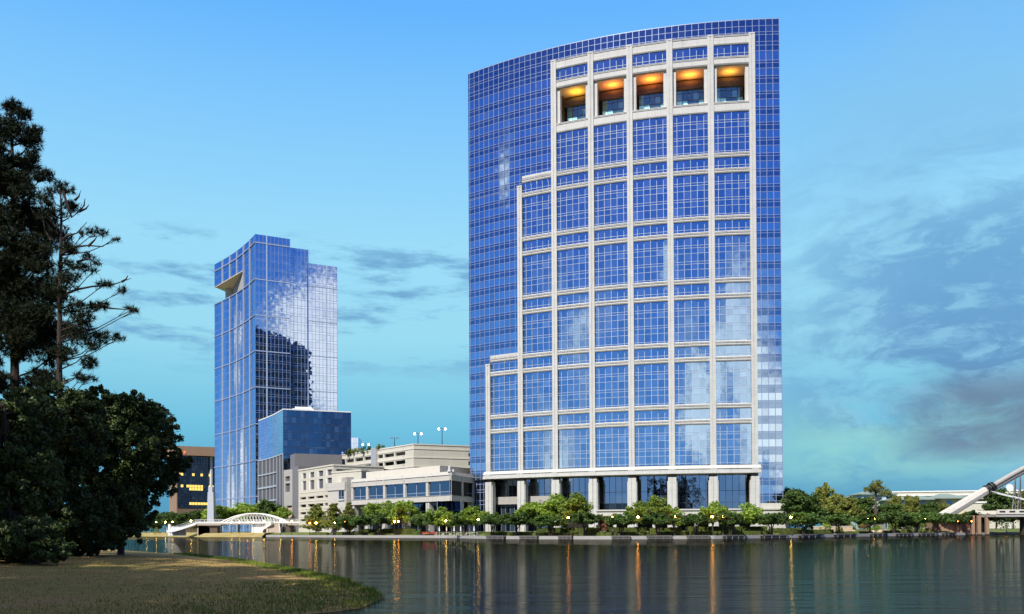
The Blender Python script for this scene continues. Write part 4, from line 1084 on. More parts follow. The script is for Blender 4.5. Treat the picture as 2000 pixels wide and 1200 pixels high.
tw = empty('tan_wall_building', tuple(at(1665, 1000, 470)), 'tan building barely showing over the trees left of the tall pine', 'building', wc=True)
m = MB(); Wt = Wall(tuple(at(1615, 1000, 470))[:2], tuple(at(1692, 1000, 455))[:2]); Wt.slab(m, 0, Wt.L, 1, Wt.Z(1650, 971), -16, 0); Wt.slab(m, Wt.S(1672), Wt.S(1690), Wt.Z(1680, 971), Wt.Z(1680, 966), -14, -.3); m.build('wall', ['cream'], tw)
def hip(name, px0, px1, peak, yeave, ypeak, Y, depth, label, wallm, roofm, wy=None, over=1.0):
    b_ = empty(name, tuple(at((px0 + px1) / 2, 1020, Y)), label, 'building', wc=True)
    a, c = at(px0, yeave, Y), at(px1, yeave, Y); p = at(peak, ypeak, Y); ze, zp = a.z, p.z
    m = MB(); x0, x1 = a.x - over, c.x + over; y0, y1 = Y - over, Y + depth + over; cx, cy_ = p.x, Y + depth / 2
    r1, r2 = (x0 * .25 + cx * .75, cy_, zp), (x1 * .25 + cx * .75, cy_, zp)
    m.poly([(x0, y0, ze), (x1, y0, ze), r2, r1]); m.poly([(x1, y0, ze), (x1, y1, ze), r2]); m.poly([(x1, y1, ze), (x0, y1, ze), r1, r2]); m.poly([(x0, y1, ze), (x0, y0, ze), r1])
    m.box(x0, x1, y0, y1, ze - .35, ze - .01); m.build('roof', [roofm], b_)
    m = MB(); m.box(a.x, c.x, Y, Y + depth, 1, ze - .36); m.build('wall', [wallm], b_)
    k = max(2, int((c.x - a.x) / 4)); hw = (c.x - a.x) / k
    for i in range(k):
        m = MB(); m.box(a.x + hw * (i + .2), a.x + hw * (i + .8), Y - .08, Y, ze - 3.2, ze - 1.1); m.build('window', ['dk'], b_, rnd=True)
    return b_
hip('hip_roof_pavilion', 1683, 1748, 1716, 965, 957, 400, 12, 'pale teal pavilion with a glass top storey behind the tall pine', 'tealp', 'teal_roof')
hip('hip_roof_hall', 1842, 1886, 1857, 973, 963.5, 380, 14, 'cream building with a grey green hipped roof beside the arch bridge leg', 'cream', 'teal_roof', over=2.0)
hip('long_roof_hall', 1752, 1840, 1800, 975.5, 968, 385, 14, 'wide low grey green roof half hidden by trees between the pine and the arch', 'conc', 'teal_roof', over=2)
hip('tiled_pavilion', 1728, 1738, 1733, 1011, 1007.5, 262, 5, 'small garden shelter with a brown roof in the shrubs right of the pine', 'conc', 'brown', over=.8)
sg = empty('round_sign', tuple(at(1972, 1000, 480)), 'small white roadside sign on a post above the far building at right', 'sign', wc=True)
m = MB(); c = at(1972, 953, 480); m.tube([(c.x, c.y, 1), (c.x, c.y, c.z - 1)], .3, 6); m.build('post', ['white'], sg)
m = MB(); m.tube([(c.x, c.y - .25, c.z), (c.x, c.y + .25, c.z)], 1.9, 16); m.build('disc', ['white'], sg); 

# ------------------------------------------------------------------ foliage
def leaf(mb, c, r, s, mi=0, up=0.0):
    a = Vector((r.gauss(0, 1), r.gauss(0, 1), r.gauss(0, 1) + up)); a.normalize()
    b = a.cross(Vector((r.gauss(0, 1), r.gauss(0, 1), r.gauss(0, 1)))).normalized(); c2 = a.cross(b)
    s1, s2 = s * (.7 + .6 * r.random()), s * (.4 + .4 * r.random())
    mb.poly([c - b * s1, c + c2 * s2, c + b * s1, c - c2 * s2], mi)
def crown(mb, r, C, rx, rz, clumps, per, s, flat=0.0, cl=.34, low=.9):
    """leaf clumps scattered through an uneven ellipsoid; leaves sit mostly on each clump's skin"""
    for k in range(clumps):
        u = Vector((r.gauss(0, 1), r.gauss(0, 1), r.gauss(0, 1))).normalized(); q = r.random() ** .45
        h = u.z * q * rz; 
        if h < 0: h *= low
        c = Vector(C) + Vector((u.x * q * rx, u.y * q * rx, h)); cr = cl * (rx + rz) * .5 * (.6 + .7 * r.random())
        for i in range(per):
            d = Vector((r.gauss(0, 1), r.gauss(0, 1), r.gauss(0, 1) * .75)).normalized() * cr * (r.random() ** .35)
            leaf(mb, c + d, r, s)
def limbs(mb, r, z0, z1, rx, k, r0):
    for i in range(k):
        a = 2 * pi * i / k + r.random(); p = Vector((0, 0, z0 * (.8 + .2 * r.random()))); e = Vector((cos(a) * rx * .7, sin(a) * rx * .7, z0 + (z1 - z0) * (.5 + .4 * r.random())))
        mb.tube([p, p.lerp(e, .5) + Vector((0, 0, .3)), e], [r0 * .6, r0 * .4, r0 * .12], 5)
def make_tree(name, leafm, bark, H, trunk, rx, seed, clumps=26, per=60, s=.20, cl=.34, shape='round', multi=1):
    r = random.Random(seed); o = empty(name, (0, 0, 0)); rz = (H - trunk) / 2; C = (0, 0, trunk + rz)
    m = MB()
    for q in range(multi):
        an = 2 * pi * q / multi; l = 0 if multi == 1 else .5
        m.tube([(cos(an) * l * .3, sin(an) * l * .3, -.3), (cos(an) * l * .5 + .05, sin(an) * l * .5, trunk * .5), (cos(an) * l, sin(an) * l, trunk + rz * .5), (cos(an) * l * 1.5, sin(an) * l, H * .9)], [.11 * H / 6, .09 * H / 6, .06 * H / 6, .015], 6)
    limbs(m, r, trunk, H, rx, 6, .10 * H / 6); m.build('trunk', [bark], o)
    m = MB()
    if shape == 'round': crown(m, r, C, rx, rz, clumps, per, s, cl=cl)
    elif shape == 'flat':
        crown(m, r, (0, 0, trunk + rz * .9), rx, rz * .85, clumps, per, s, cl=cl, low=.55)
        crown(m, r, (rx * .25, 0, trunk + rz * 1.3), rx * .55, rz * .7, clumps // 3, per, s, cl=cl)
    elif shape == 'cone':
        for k in range(5):
            t = k / 4; crown(m, r, (0, 0, trunk + (H - trunk) * (.15 + .72 * t)), rx * (1.0 - .72 * t), rz * .34, clumps // 4, per, s, cl=.42)
    elif shape == 'lumpy':
        for k in range(6):
            a = r.random() * 6.28; q = r.random() * .5
            crown(m, r, (cos(a) * rx * q, sin(a) * rx * q, trunk + (H - trunk) * (.18 + .66 * r.random())), rx * .62, rz * .42, clumps // 5, per, s, cl=.4)
        crown(m, r, (0, 0, H - rz * .45), rx * .5, rz * .42, clumps // 6, per, s, cl=.4)
    m.build('crown', [leafm], o, rnd=True); return o
PROTO = {
 'dark': [make_tree('crape_myrtle', 'leafd', 'barkd', 6.0, 2.0, 3.3, 11 + i, 40, 70, .24, .27, 'flat', 3) for i in range(3)],
 'bright': [make_tree('shade_tree', 'leafb', 'bark', 8.0, 2.2, 2.9, 31 + i, 44, 72, .26, .28, 'round') for i in range(3)],
 'olive': [make_tree('cypress_tree', 'leafo', 'bark', 9.0, 1.6, 3.0, 51 + i, 64, 66, .25, .3, 'cone') for i in range(2)],
 'loose': [make_tree('live_oak', 'leafd', 'bark', 11.0, 2.2, 4.4, 71 + i, 96, 66, .30, .3, 'lumpy') for i in range(3)],
 'mixed': [make_tree('broadleaf_tree', 'leafo', 'bark', 10.0, 2.0, 4.0, 91 + i, 90, 66, .30, .3, 'lumpy') for i in range(2)],
 'russet': [make_tree('russet_tree', 'leafr', 'bark', 4.4, 1.0, 1.5, 111, 22, 40, .14, .3, 'cone')],
}
USED = set(); HBASE = {'dark': 6., 'bright': 8., 'olive': 9., 'loose': 11., 'mixed': 10., 'russet': 4.4}
WBASE = {'dark': 3.3, 'bright': 2.9, 'olive': 3.0, 'loose': 4.4, 'mixed': 4.0, 'russet': 1.5}
def plant(kind, px, ytop, wpx, Y, label, group, cat='tree', zb=None):
    """a tree of this kind whose crown reaches ytop and is wpx pixels wide at depth Y"""
    i = R.randrange(len(PROTO[kind])); pr = PROTO[kind][i]; c = at(px, ytop, Y); z0 = gz(c.x, Y) if zb is None else zb
    sz = (c.z - z0) / HBASE[kind]; sxy = wpx * Y / F / 2 / WBASE[kind] * (1.3 if kind == 'dark' else 1.18)
    rz = R.random() * 6.28
    if (kind, i) not in USED:
        USED.add((kind, i)); pr.location = (c.x, Y, z0); pr.rotation_euler.z = rz; pr.scale = (sxy, sxy, sz); tag(pr, label, cat, group); return pr
    return copy_tree(pr, None, (c.x, Y, z0), rz, (sxy, sxy, sz), label, group)
# ------------------------------------------------------------------ planting on the far shore
def row(kind, items, name_, group, back):
    for px, yt, w, lab in items: plant(kind, px, yt, w, shore_at(px, back).y, lab, group)
GD = 'dark flat-crowned trees along the seawall'
row('dark', [
 (676, 1006, 40, 'dark low tree at the water right beside the olive trees'),
 (708, 1004, 46, 'dark low tree at the water below the left end of the lakeside hall windows'),
 (742, 1000, 56, 'dark low spreading tree in front of the left part of the lakeside hall'),
 (822, 1003, 34, 'small dark tree just right of the brightest lime green tree by the hall'),
 (906, 1000, 50, 'dark leafy tree in front of the right end of the lakeside hall'),
 (962, 1000, 52, 'dark flat tree in front of the leftmost column of the curved tower'),
 (1010, 999, 60, 'dark flat tree in front of the second column of the curved tower'),
 (1075, 1005, 60, 'dark flat tree below the taller pale green clump in front of the tower'),
 (1142, 997, 64, 'dark flat tree just left of the small russet tree'),
 (1214, 1000, 64, 'dark flat tree beside the walker in the white shirt'),
 (1284, 1000, 64, 'dark flat tree standing before the brightest round tree of the tower front'),
 (1360, 1000, 60, 'dark flat tree before the third ground bay from the right end of the tower'),
 (1426, 1000, 56, 'dark flat tree before the rightmost ground bay of the tower'),
 (1506, 1000, 58, 'dark flat tree in front of the right bottom corner of the curved tower'),
 (1570, 999, 58, 'dark flat tree below the tall loose oak right of the tower'),
 (1637, 1000, 56, 'dark flat tree between the clipped hedge end and the yellow bushes'),
 (1697, 1003, 50, 'dark leaning tree below and left of the tall flat-topped pine'),
 (1746, 998, 54, 'dark flat tree just right of the tall flat-topped pine'),
 (1790, 998, 56, 'dark flat tree left of the brown bridge abutment'),
 (1830, 999, 52, 'dark flat tree in front of the left corner of the brown bridge abutment'),
 (1868, 1000, 50, 'dark flat tree under the foot of the arch leg'),
 (1906, 996, 46, 'dark flat tree touching the left end of the bridge deck')], 'x', GD, 2.2)
GB = 'bright green trees in front of the buildings'
row('bright', [
 (724, 984, 44, 'bright tree reaching the left windows of the lakeside hall'),
 (758, 980, 40, 'bright narrow tree in front of the hall, left of the lime green one'),
 (790, 980, 50, 'brightest lime green rounded tree in front of the lakeside hall'),
 (852, 992, 46, 'green round tree before the stone column at the hall corner'),
 (884, 1001, 40, 'small green tree behind the white lamp globe in front of the hall'),
 (928, 990, 50, 'green tree before the dark glazed link between hall and tower'),
 (1040, 984, 54, 'pale green tree between the second and third columns of the tower'),
 (1078, 966, 62, 'tallest bright tree in front of the tower, with a rusty tinge on top'),
 (1118, 964, 56, 'tall bright tree in front of the fourth column of the tower'),
 (1246, 980, 38, 'thin green tree left of the brightest round tree in front of the tower'),
 (1285, 970, 46, 'brightest round tree in front of the middle of the tower'),
 (1315, 992, 34, 'small green tree right of the brightest round tree of the tower front'),
 (1392, 981, 42, 'bright green tree in front of the second column from the right of the tower'),
 (1420, 990, 30, 'small pale green tree between the two right columns of the tower'),
 (1464, 984, 46, 'bright green tree in front of the rightmost column of the tower')], 'x', GB, 9)
row('olive', [
 (617, 988, 50, 'olive yellow tree, leftmost of the group before the cream block'),
 (652, 984, 44, 'olive tree with an orange tinted top before the cream block'),
 (682, 984, 36, 'dark olive tree with a pointed top at the grey stone pier of the hall')], 'x', 'olive trees before the cream block', 6)
plant('russet', 1176, 1006, 22, shore_at(1176, 5).y, 'small russet leafless-looking tree beside the walker', None)
GL_ = 'trees around the footbridge'
for px, yt, w, Y, lab in [(268, 1012, 44, 440, 'low flat tree at the far left end of the west bank'), (300, 1006, 36, 446, 'tree behind the left lamps on the west bank'), (328, 998, 46, 430, 'round dark tree on the west bank behind the white ramp wall'),
    (362, 1001, 54, 420, 'green tree on the west bank above the sloping ramp'), (388, 998, 44, 410, 'green tree just left of the stone pylon')]:
    plant('dark' if px in (268, 328) else 'loose', px, yt, w, Y, lab, GL_)
for px, yt, w, Y, lab in [(432, 989, 56, 372, 'green tree right beside the stone pylon behind the footbridge'), (466, 984, 54, 376, 'green tree behind the left half of the bridge arch'), (498, 985, 56, 374, 'green tree behind the crown of the bridge arch'),
    (524, 974, 58, 369, 'tallest green tree behind the footbridge arch'), (548, 992, 40, 362, 'green tree behind the right end of the bridge arch')]:
    plant('bright' if px != 524 else 'loose', px, yt, w, Y, lab, GL_)
GR_ = 'trees in the park right of the tower'
for kd, px, yt, w, Y, lab in [('loose', 1560, 952, 84, 245, 'tall loose leafy oak standing nearest the right corner of the tower'), ('loose', 1541, 950, 40, 275, 'dark tree partly behind the tower corner and the tall oak'),
    ('mixed', 1607, 948, 46, 280, 'tall dense olive tree, second crown right of the tower'), ('mixed', 1628, 968, 40, 290, 'olive tree leaning below the second tall crown right of the tower'), ('mixed', 1654, 970, 56, 290, 'broad olive tree left of the tall pine'),
    ('loose', 1686, 968, 58, 300, 'dark broad tree directly left of the tall pine'), ('loose', 1733, 982, 56, 300, 'green tree directly right of the tall pine'), ('mixed', 1752, 966, 34, 330, 'slender tree in front of the wide grey green roof'),
    ('mixed', 1783, 966, 38, 320, 'round tree before the middle of the wide grey green roof'), ('loose', 1812, 978, 44, 300, 'tree before the right end of the wide grey green roof'), ('mixed', 1838, 984, 34, 310, 'small twiggy tree at the foot of the arch leg'),
    ('loose', 1758, 1000, 70, 262, 'low dense tree behind the seawall, right of the small shelter'), ('loose', 1800, 1003, 60, 275, 'low dense tree left of the bridge abutment'), ('loose', 1945, 957, 56, 320, 'tall dark conical tree above the bridge deck'), ('loose', 1978, 966, 56, 330, 'dark tree above the deck, right of the tall conical one'),
    ('mixed', 2010, 960, 60, 320, 'dark tree cut by the right edge of the picture'), ('loose', 1580, 985, 60, 262, 'low tree between the tall oak and the olive trees')]:
    plant(kd, px, yt, w, Y, lab, GR_)
for i, (px, w) in enumerate([(682, 26), (700, 30), (720, 26), (745, 18)]):
    Y = (370, 366, 360, 352)[i]; c = at(px, 880, Y); r = random.Random(200 + i); o = empty('roof_shrub', (c.x, Y, zg - 1.5)); m = MB(); crown(m, r, (0, 0, 1.6), w * Y / F / 2, 1.7, 14, 40, .3)
    m.build('foliage', ['leafo' if i % 2 else 'leafd'], o, rnd=True)
    tag(o, ['dark shrub at the left end of the car park roof', 'olive shrub under the leftmost roof lamp', 'dark shrub right of the leftmost roof lamp', 'small shrub beside the pipe chase on the car park roof'][i], 'shrub', 'shrubs on the car park roof')
for (kd, i) in [(k, i) for k in PROTO for i in range(len(PROTO[k]))]:
    if (kd, i) not in USED:
        for ch in kids(PROTO[kd][i]): bpy.data.objects.remove(ch)
        bpy.data.objects.remove(PROTO[kd][i])

# hedges
def hedge(px0, px1, back, h, lab, w=1.6, z=None):
    a, b = shore_at(px0, back), shore_at(px1, back); a.z, b.z = gz(a.x, a.y), gz(b.x, b.y); o = empty('hedge', tuple((a + b) / 2), wc=True); tag(o, lab, 'hedge', 'clipped hedges behind the path')
    r = random.Random(int(px0)); m = MB(); n_ = max(2, int((b - a).length / 1.2)); g = MB()
    for i in range(n_):
        p, q = a.lerp(b, i / n_), a.lerp(b, (i + 1) / n_); hh = h * (.92 + .12 * r.random())
        m.box(p.x, q.x, min(p.y, q.y) - w / 2, max(p.y, q.y) + w / 2, p.z - .4, p.z + hh * .9)
        for k in range(int(60 * h)): 
            x = p.x + (q.x - p.x) * r.random(); f = r.random()
            c = Vector((x, p.y - w / 2 - .02, p.z + hh * r.random())) if f < .6 else Vector((x, p.y + w * (r.random() - .5), p.z + hh * .93))
            leaf(g, c, r, .13)
    m.build('hedge_body', ['hedge'], o, rnd=True); g.build('hedge_leaves', ['hedge'], o, rnd=True)
for a in [(606, 640, 5.6, .9, 'low hedge below the olive trees at the left'), (655, 690, 6, 1.0, 'dark hedge between the olive trees and the hall'), (704, 762, 9.5, 1.6, 'tall hedge in front of the left half of the hall'), (764, 812, 9.5, 1.7, 'tall hedge under the lime green tree'),
    (706, 752, 5.4, .9, 'low front hedge left of the hall lawn'), (716, 770, 5.0, .6, 'lowest hedge strip on the hall lawn edge'), (945, 1046, 5.4, .9, 'low hedge in front of the two left columns of the tower'), (1048, 1170, 10, 1.5, 'long hedge behind the pale green clump of trees'),
    (1050, 1130, 5.4, .8, 'front hedge below the pale green clump'), (1140, 1192, 5.4, .85, 'front hedge between russet tree and walker'), (1184, 1262, 10, 1.55, 'back hedge behind the walker'), (1205, 1262, 5.4, .85, 'front hedge just right of the walker'),
    (1268, 1330, 10, 1.5, 'back hedge behind the brightest round tree'), (1285, 1345, 5.4, .9, 'front hedge below the brightest round tree'), (1342, 1496, 10.5, 1.6, 'longest back hedge in front of the right bays of the tower'), (1352, 1420, 5.4, .95, 'front hedge below the last two bays of the tower'),
    (1430, 1500, 5.6, .9, 'dark front hedge at the right corner of the tower'), (1504, 1560, 10.5, 1.1, 'back hedge right of the tower corner'), (1526, 1624, 5.4, 1.15, 'long rounded hedge right of the tower ending at the light path'), (1630, 1700, 6.5, .5, 'thin grassy hedge strip right of the light path'),
    (1728, 1776, 6, .7, 'low hedge strip left of the brown abutment'), (1800, 1860, 4.6, .5, 'thin green hedge strip below the brown abutment')]: hedge(*a)
# garden shrubs, rocks
def shrub(px, yt, w, back, kind, lab, name='shrub'):
    p = shore_at(px, back); p.z = gz(p.x, p.y); c = at(px, yt, p.y); h = c.z - p.z; o = empty(name, tuple(p)); r = random.Random(int(px * 7)); m = MB()
    crown(m, r, (0, 0, h * .48), w * p.y / F / 2, h * .5, 12, 46, .15, cl=.38); m.build('foliage', [kind], o, rnd=True)
    m = MB(); m.tube([(0, 0, -.2), (0, 0, h * .6)], [.07, .03], 5); m.build('stem', ['bark'], o); tag(o, lab, 'shrub', 'garden shrubs by the path')
for a in [(1609, 1010, 22, 26, 'leafy', 'yellow flowering bush, leftmost of the three, above the brick planter'), (1676, 1006, 24, 26, 'leafy', 'yellow flowering bush below the broad tree left of the pine'), (1733, 1004, 18, 26, 'leafy', 'yellow flowering bush by the garden shelter'),
    (1690, 1020, 24, 20, 'leafr', 'dark red bush below the tall pine'), (1612, 1022, 24, 16, 'leafb', 'low green bush beside the yellow bush at the planter'), (1662, 1021, 26, 14, 'leafd', 'low dark bush above the rocks'), (1708, 1025, 24, 12, 'leafb', 'low green bush beside the pink rocks'),
    (1745, 1022, 24, 12, 'leafb', 'green bush right of the garden shelter'), (1772, 1024, 22, 12, 'leafd', 'dark bush above the big sandstone rock'), (1806, 1022, 20, 9, 'leafb', 'green bush at the left corner of the abutment'), (1640, 1030, 22, 9, 'leafo', 'olive bush behind the leftmost rocks'),
    (309, 1027, 17, 3.2, 'leafo', 'rounded bush standing on the dry west bank'), (816, 1034, 20, 7, 'leafb', 'small lawn bush left of the red bench'), (1106, 1033, 14, 8, 'leafb', 'small bush in front of the long hedge'), (1230, 1036, 12, 7, 'leafb', 'small round light bush near the walker'), (985, 1037, 22, 8, 'leafb', 'light green bush between the two left columns')]: shrub(*a)
def rock(px, py, w, back, lab):
    p = shore_at(px, back); s = w * p.y / F / 2; r = random.Random(int(px)); bm_v = []
    m = MB(); nn = 8; prof = [(1, -.3), (1.05, .15), (.8, .5), (.35, .68)]
    rings = []
    for q, (a, z) in enumerate(prof):
        b = len(m.v); rings.append(b)
        for k in range(nn): j = 1 + .28 * (r.random() - .5); m.v.append((cos(2 * pi * k / nn) * s * a * j, sin(2 * pi * k / nn) * s * .8 * a * j, s * z * 1.1 * (1 + .3 * (r.random() - .5))))
    for q in range(3):
        for k in range(nn): k2 = (k + 1) % nn; m.f.append((rings[q] + k, rings[q] + k2, rings[q + 1] + k2, rings[q + 1] + k)); m.m.append(0)
    m.f.append(tuple(rings[3] + k for k in range(nn))); m.m.append(0)
    o = m.build('boulder', ['rock']); o.location = (p.x, p.y, gz(p.x, p.y)); tag(o, lab, 'rock', 'sandstone boulders in the garden')
for a in [(1622, 1034, 8, 8, 'pale boulder at the end of the long rounded hedge'), (1664, 1029, 14, 10, 'largest pink boulder left of the pine'), (1652, 1032, 8, 9, 'small boulder left of the largest pink one'), (1696, 1031, 10, 9, 'boulder under the dark red bush'), (1706, 1032, 10, 9, 'boulder, second right of the dark red bush'),
    (1719, 1032, 12, 9, 'long boulder below the pine'), (1735, 1033, 10, 9, 'boulder below the garden shelter'), (1760, 1034, 14, 7, 'large sandstone boulder left of the abutment'), (1780, 1034, 9, 7, 'smaller boulder right of the large sandstone one')]: rock(*a)
pl_ = empty('brick_planter', tuple(shore_at(1612, 18)), 'low brick planter wall below the leftmost yellow bush', 'planter', wc=True)
m = MB(); a, b = shore_at(1590, 19), shore_at(1640, 19); m.box(a.x, b.x, a.y, a.y + .6, .8, 2.5); m.box(a.x - .1, b.x + .1, a.y - .08, a.y + .7, 2.5, 2.65, 1); m.build('planter_wall', ['rock', 'precast2'], pl_)
lp = empty('light_path', tuple(shore_at(1632, 9)), wc=True); m = MB(); a, b = shore_at(1626, 4.4), shore_at(1640, 4.4); c, d = shore_at(1622, 13), shore_at(1630, 13)
m.poly([(a.x, a.y, .70), (b.x, b.y, .70), (d.x, d.y, 1.32), (c.x, c.y, 1.32)]); o = m.build('garden_path', ['precast2']); tag(o, kind='structure'); bpy.data.objects.remove(lp)

# tall flat-topped pine of the park
def tufts(mb, r, c, rx, ry, rz, n_, ln, wd, k=20):
    for _ in range(n_):
        u = Vector((r.gauss(0, 1), r.gauss(0, 1), r.gauss(0, 1))).normalized() * (r.random() ** .4); p = Vector((c[0] + u.x * rx, c[1] + u.y * ry, c[2] + u.z * rz))
        ax = Vector((r.gauss(0, 1), r.gauss(0, 1), r.gauss(0, .6) + .5)).normalized()
        for i in range(k):
            d = (Vector((r.gauss(0, 1), r.gauss(0, 1), r.gauss(0, 1))).normalized() + ax * .55).normalized(); l = ln * (.7 + .5 * r.random())
            s = d.cross(Vector((r.gauss(0, 1), r.gauss(0, 1), 1))).normalized() * wd
            mb.poly([p - s, p + s, p + d * l])
def pine(name, Y, trunkpx, r0, pads, label, cat='pine tree', group=None, zb=.3, ln=.42, wd=.022, dens=1.0, seed=5, bark='barkd', leafm='needle', bare=()):
    r = random.Random(seed); T_ = [at(px, py, Y) for px, py in trunkpx]; T_[0].z = zb - .4
    o = empty(name, (T_[0].x, Y, zb), label, cat, group, wc=True); k = len(T_)
    m = MB(); m.tube(T_, [r0 * (1 - .85 * i / (k - 1)) for i in range(k)], 9)
    def tr(z):
        for p, q in zip(T_, T_[1:]):
            if p.z <= z <= q.z: return p.lerp(q, (z - p.z) / (q.z - p.z + 1e-6))
        return T_[-1].copy() if z > T_[-1].z else T_[0].copy()
    f = MB()
    for (px, py, rx, ry) in pads:
        c = at(px, py, Y); R_ = rx * Y / F; c.y += r.gauss(0, 1) * max(.8, R_ * .5); b = tr(c.z - abs(c.x - tr(c.z).x) * .25 - .8); rr = max(.035, r0 * .22)
        mid_ = b.lerp(c, .5) + Vector((0, 0, -.25 - .1 * r.random())); m.tube([b, mid_, c], [rr, rr * .6, rr * .3], 5)
        n_ = max(5, int(dens * (rx * ry) / 34 * (.7 if rx > 25 else 1))); 
        for _ in range(max(3, n_ // 3)):
            u = Vector((r.uniform(-1, 1), r.uniform(-1, 1), r.uniform(-1, 1))); e = c + Vector((u.x * R_, u.y * R_, u.z * ry * Y / F)); m.tube([mid_.lerp(c, .6), e], [rr * .3, rr * .12], 3, cap=False) if _ < 14 else None
        tufts(f, r, c, R_, R_, ry * Y / F, n_, ln, wd)
    for pts in bare:
        P = [at(x, y, Y) for x, y in pts]; m.tube(P, [.09 * (1 - .8 * i / (len(P) - 1)) for i in range(len(P))], 5)
    m.build('trunk', [bark], o); f.build('crown', [leafm], o, rnd=True); return o
YP = 285
pine('park_pine', YP, [(1710, 1025), (1710, 990), (1711, 960), (1713, 944)], .55, [(1712, 944, 12, 5), (1702, 951, 12, 5), (1722, 952, 12, 5), (1731, 960, 9, 4), (1694, 957, 9, 4), (1712, 957, 14, 6), (1722, 966, 9, 4), (1703, 975, 6, 3), (1737, 966, 8, 3)],
     'tall pine with a bare trunk and a flat spreading top in the park at right', group=None, zb=1.5, ln=1.0, wd=.09, dens=12, seed=8, bark='bark', leafm='leafo')

# ------------------------------------------------------------------ lamps of the far shore
GLAMP = 'globe lamps along the far shore'
def lamp_proto(kind):
    o = empty('globe_lamp', (0, 0, 0)); m = MB(); m.lathe([(.16, 0), (.16, .35), (.07, .5), (.055, 3.7), (.12, 3.8)], 8); m.build('pole', ['black'], o)
    m = MB(); m.ball((0, 0, 4.0), .21, 12); m.build('globe', [kind], o, smooth=True); return o
LP = {}
def lamp(px, kind, back, label, h=1.0):
    p = shore_at(px, back); z = gz(p.x, p.y)
    if kind not in LP: LP[kind] = lamp_proto(kind); o = LP[kind]; o.location = (p.x, p.y, z); o.scale = (1, 1, h); tag(o, label, 'street lamp', GLAMP); return
    copy_tree(LP[kind], None, (p.x, p.y, z), None, (1, 1, h), label, GLAMP)
ordn = ['first', 'second', 'third', 'fourth', 'fifth', 'sixth', 'seventh', 'eighth', 'ninth', 'tenth', 'eleventh', 'twelfth', 'thirteenth']
Z1 = [(274, 'lampy'), (287, 'lampy'), (305, 'lampy'), (323, 'lampy'), (337, 'lampy'), (373, 'lampy')]
for i, (px, k) in enumerate(Z1): lamp(px, k, 4 + (i % 3) * 3, 'lit globe lamp on the dry west bank, %s from the left edge of the bank' % ordn[i], 1.35)
Z2 = [(452, 'lampy'), (468, 'lampy'), (484, 'lampr'), (495, 'lampy'), (516, 'lampy'), (548, 'lampy'), (570, 'lampw'), (605, 'lampr'), (617, 'lampy'), (654, 'lampy'), (674, 'lampr')]
for i, (px, k) in enumerate(Z2): lamp(px, k, 2.5, 'lit globe lamp between footbridge and hall, %s counting from the pylon' % ordn[i], 1.2 if px < 600 else 1.0)
Z3 = [(770, 'lampy'), (778, 'lampw'), (871, 'lampy'), (882, 'lampr'), (893, 'lampy'), (912, 'lampy'), (934, 'lampy')]
for i, (px, k) in enumerate(Z3): lamp(px, k, 3.4, 'lit globe lamp on the path before the lakeside hall, %s from the left' % ordn[i])
Z4 = [(1008, 'lampy'), (1110, 'lampw'), (1129, 'lampw'), (1197.5, 'lampw'), (1246, 'lampw'), (1318, 'lampw'), (1359, 'lampw'), (1391, 'lampw'), (1412, 'lampr'), (1434, 'lampw')]
for i, (px, k) in enumerate(Z4): lamp(px, k, 3.2, 'lit globe lamp on the path before the curved tower, %s from the left' % ordn[i])
Z5 = [(1545, 'lampy'), (1695, 'lampw'), (1709, 'lampw'), (1807, 'lampy'), (1966, 'lampw')]
for i, (px, k) in enumerate(Z5): lamp(px, k, 3.2, 'lit globe lamp on the path right of the tower, %s from the left' % ordn[i], 1.0 if px != 1966 else 1.2)
for i, px in enumerate((1824, 1838, 1852, 1866, 1880, 1893)):
    p = rp(px, 1012, -1.3); o = empty('wall_light', (p.x, p.y, 3.9)); m = MB(); m.box(-.12, .12, 0, .4, -.1, .1); m.build('bracket', ['black'], o); m = MB(); m.ball((0, 0, .0), .11, 10); m.build('bulb', ['lampr' if i % 2 else 'lampw'], o)
    tag(o, 'lit wall light on the brown bridge abutment, %s from the left' % ordn[i], 'wall light', 'wall lights on the bridge abutment')

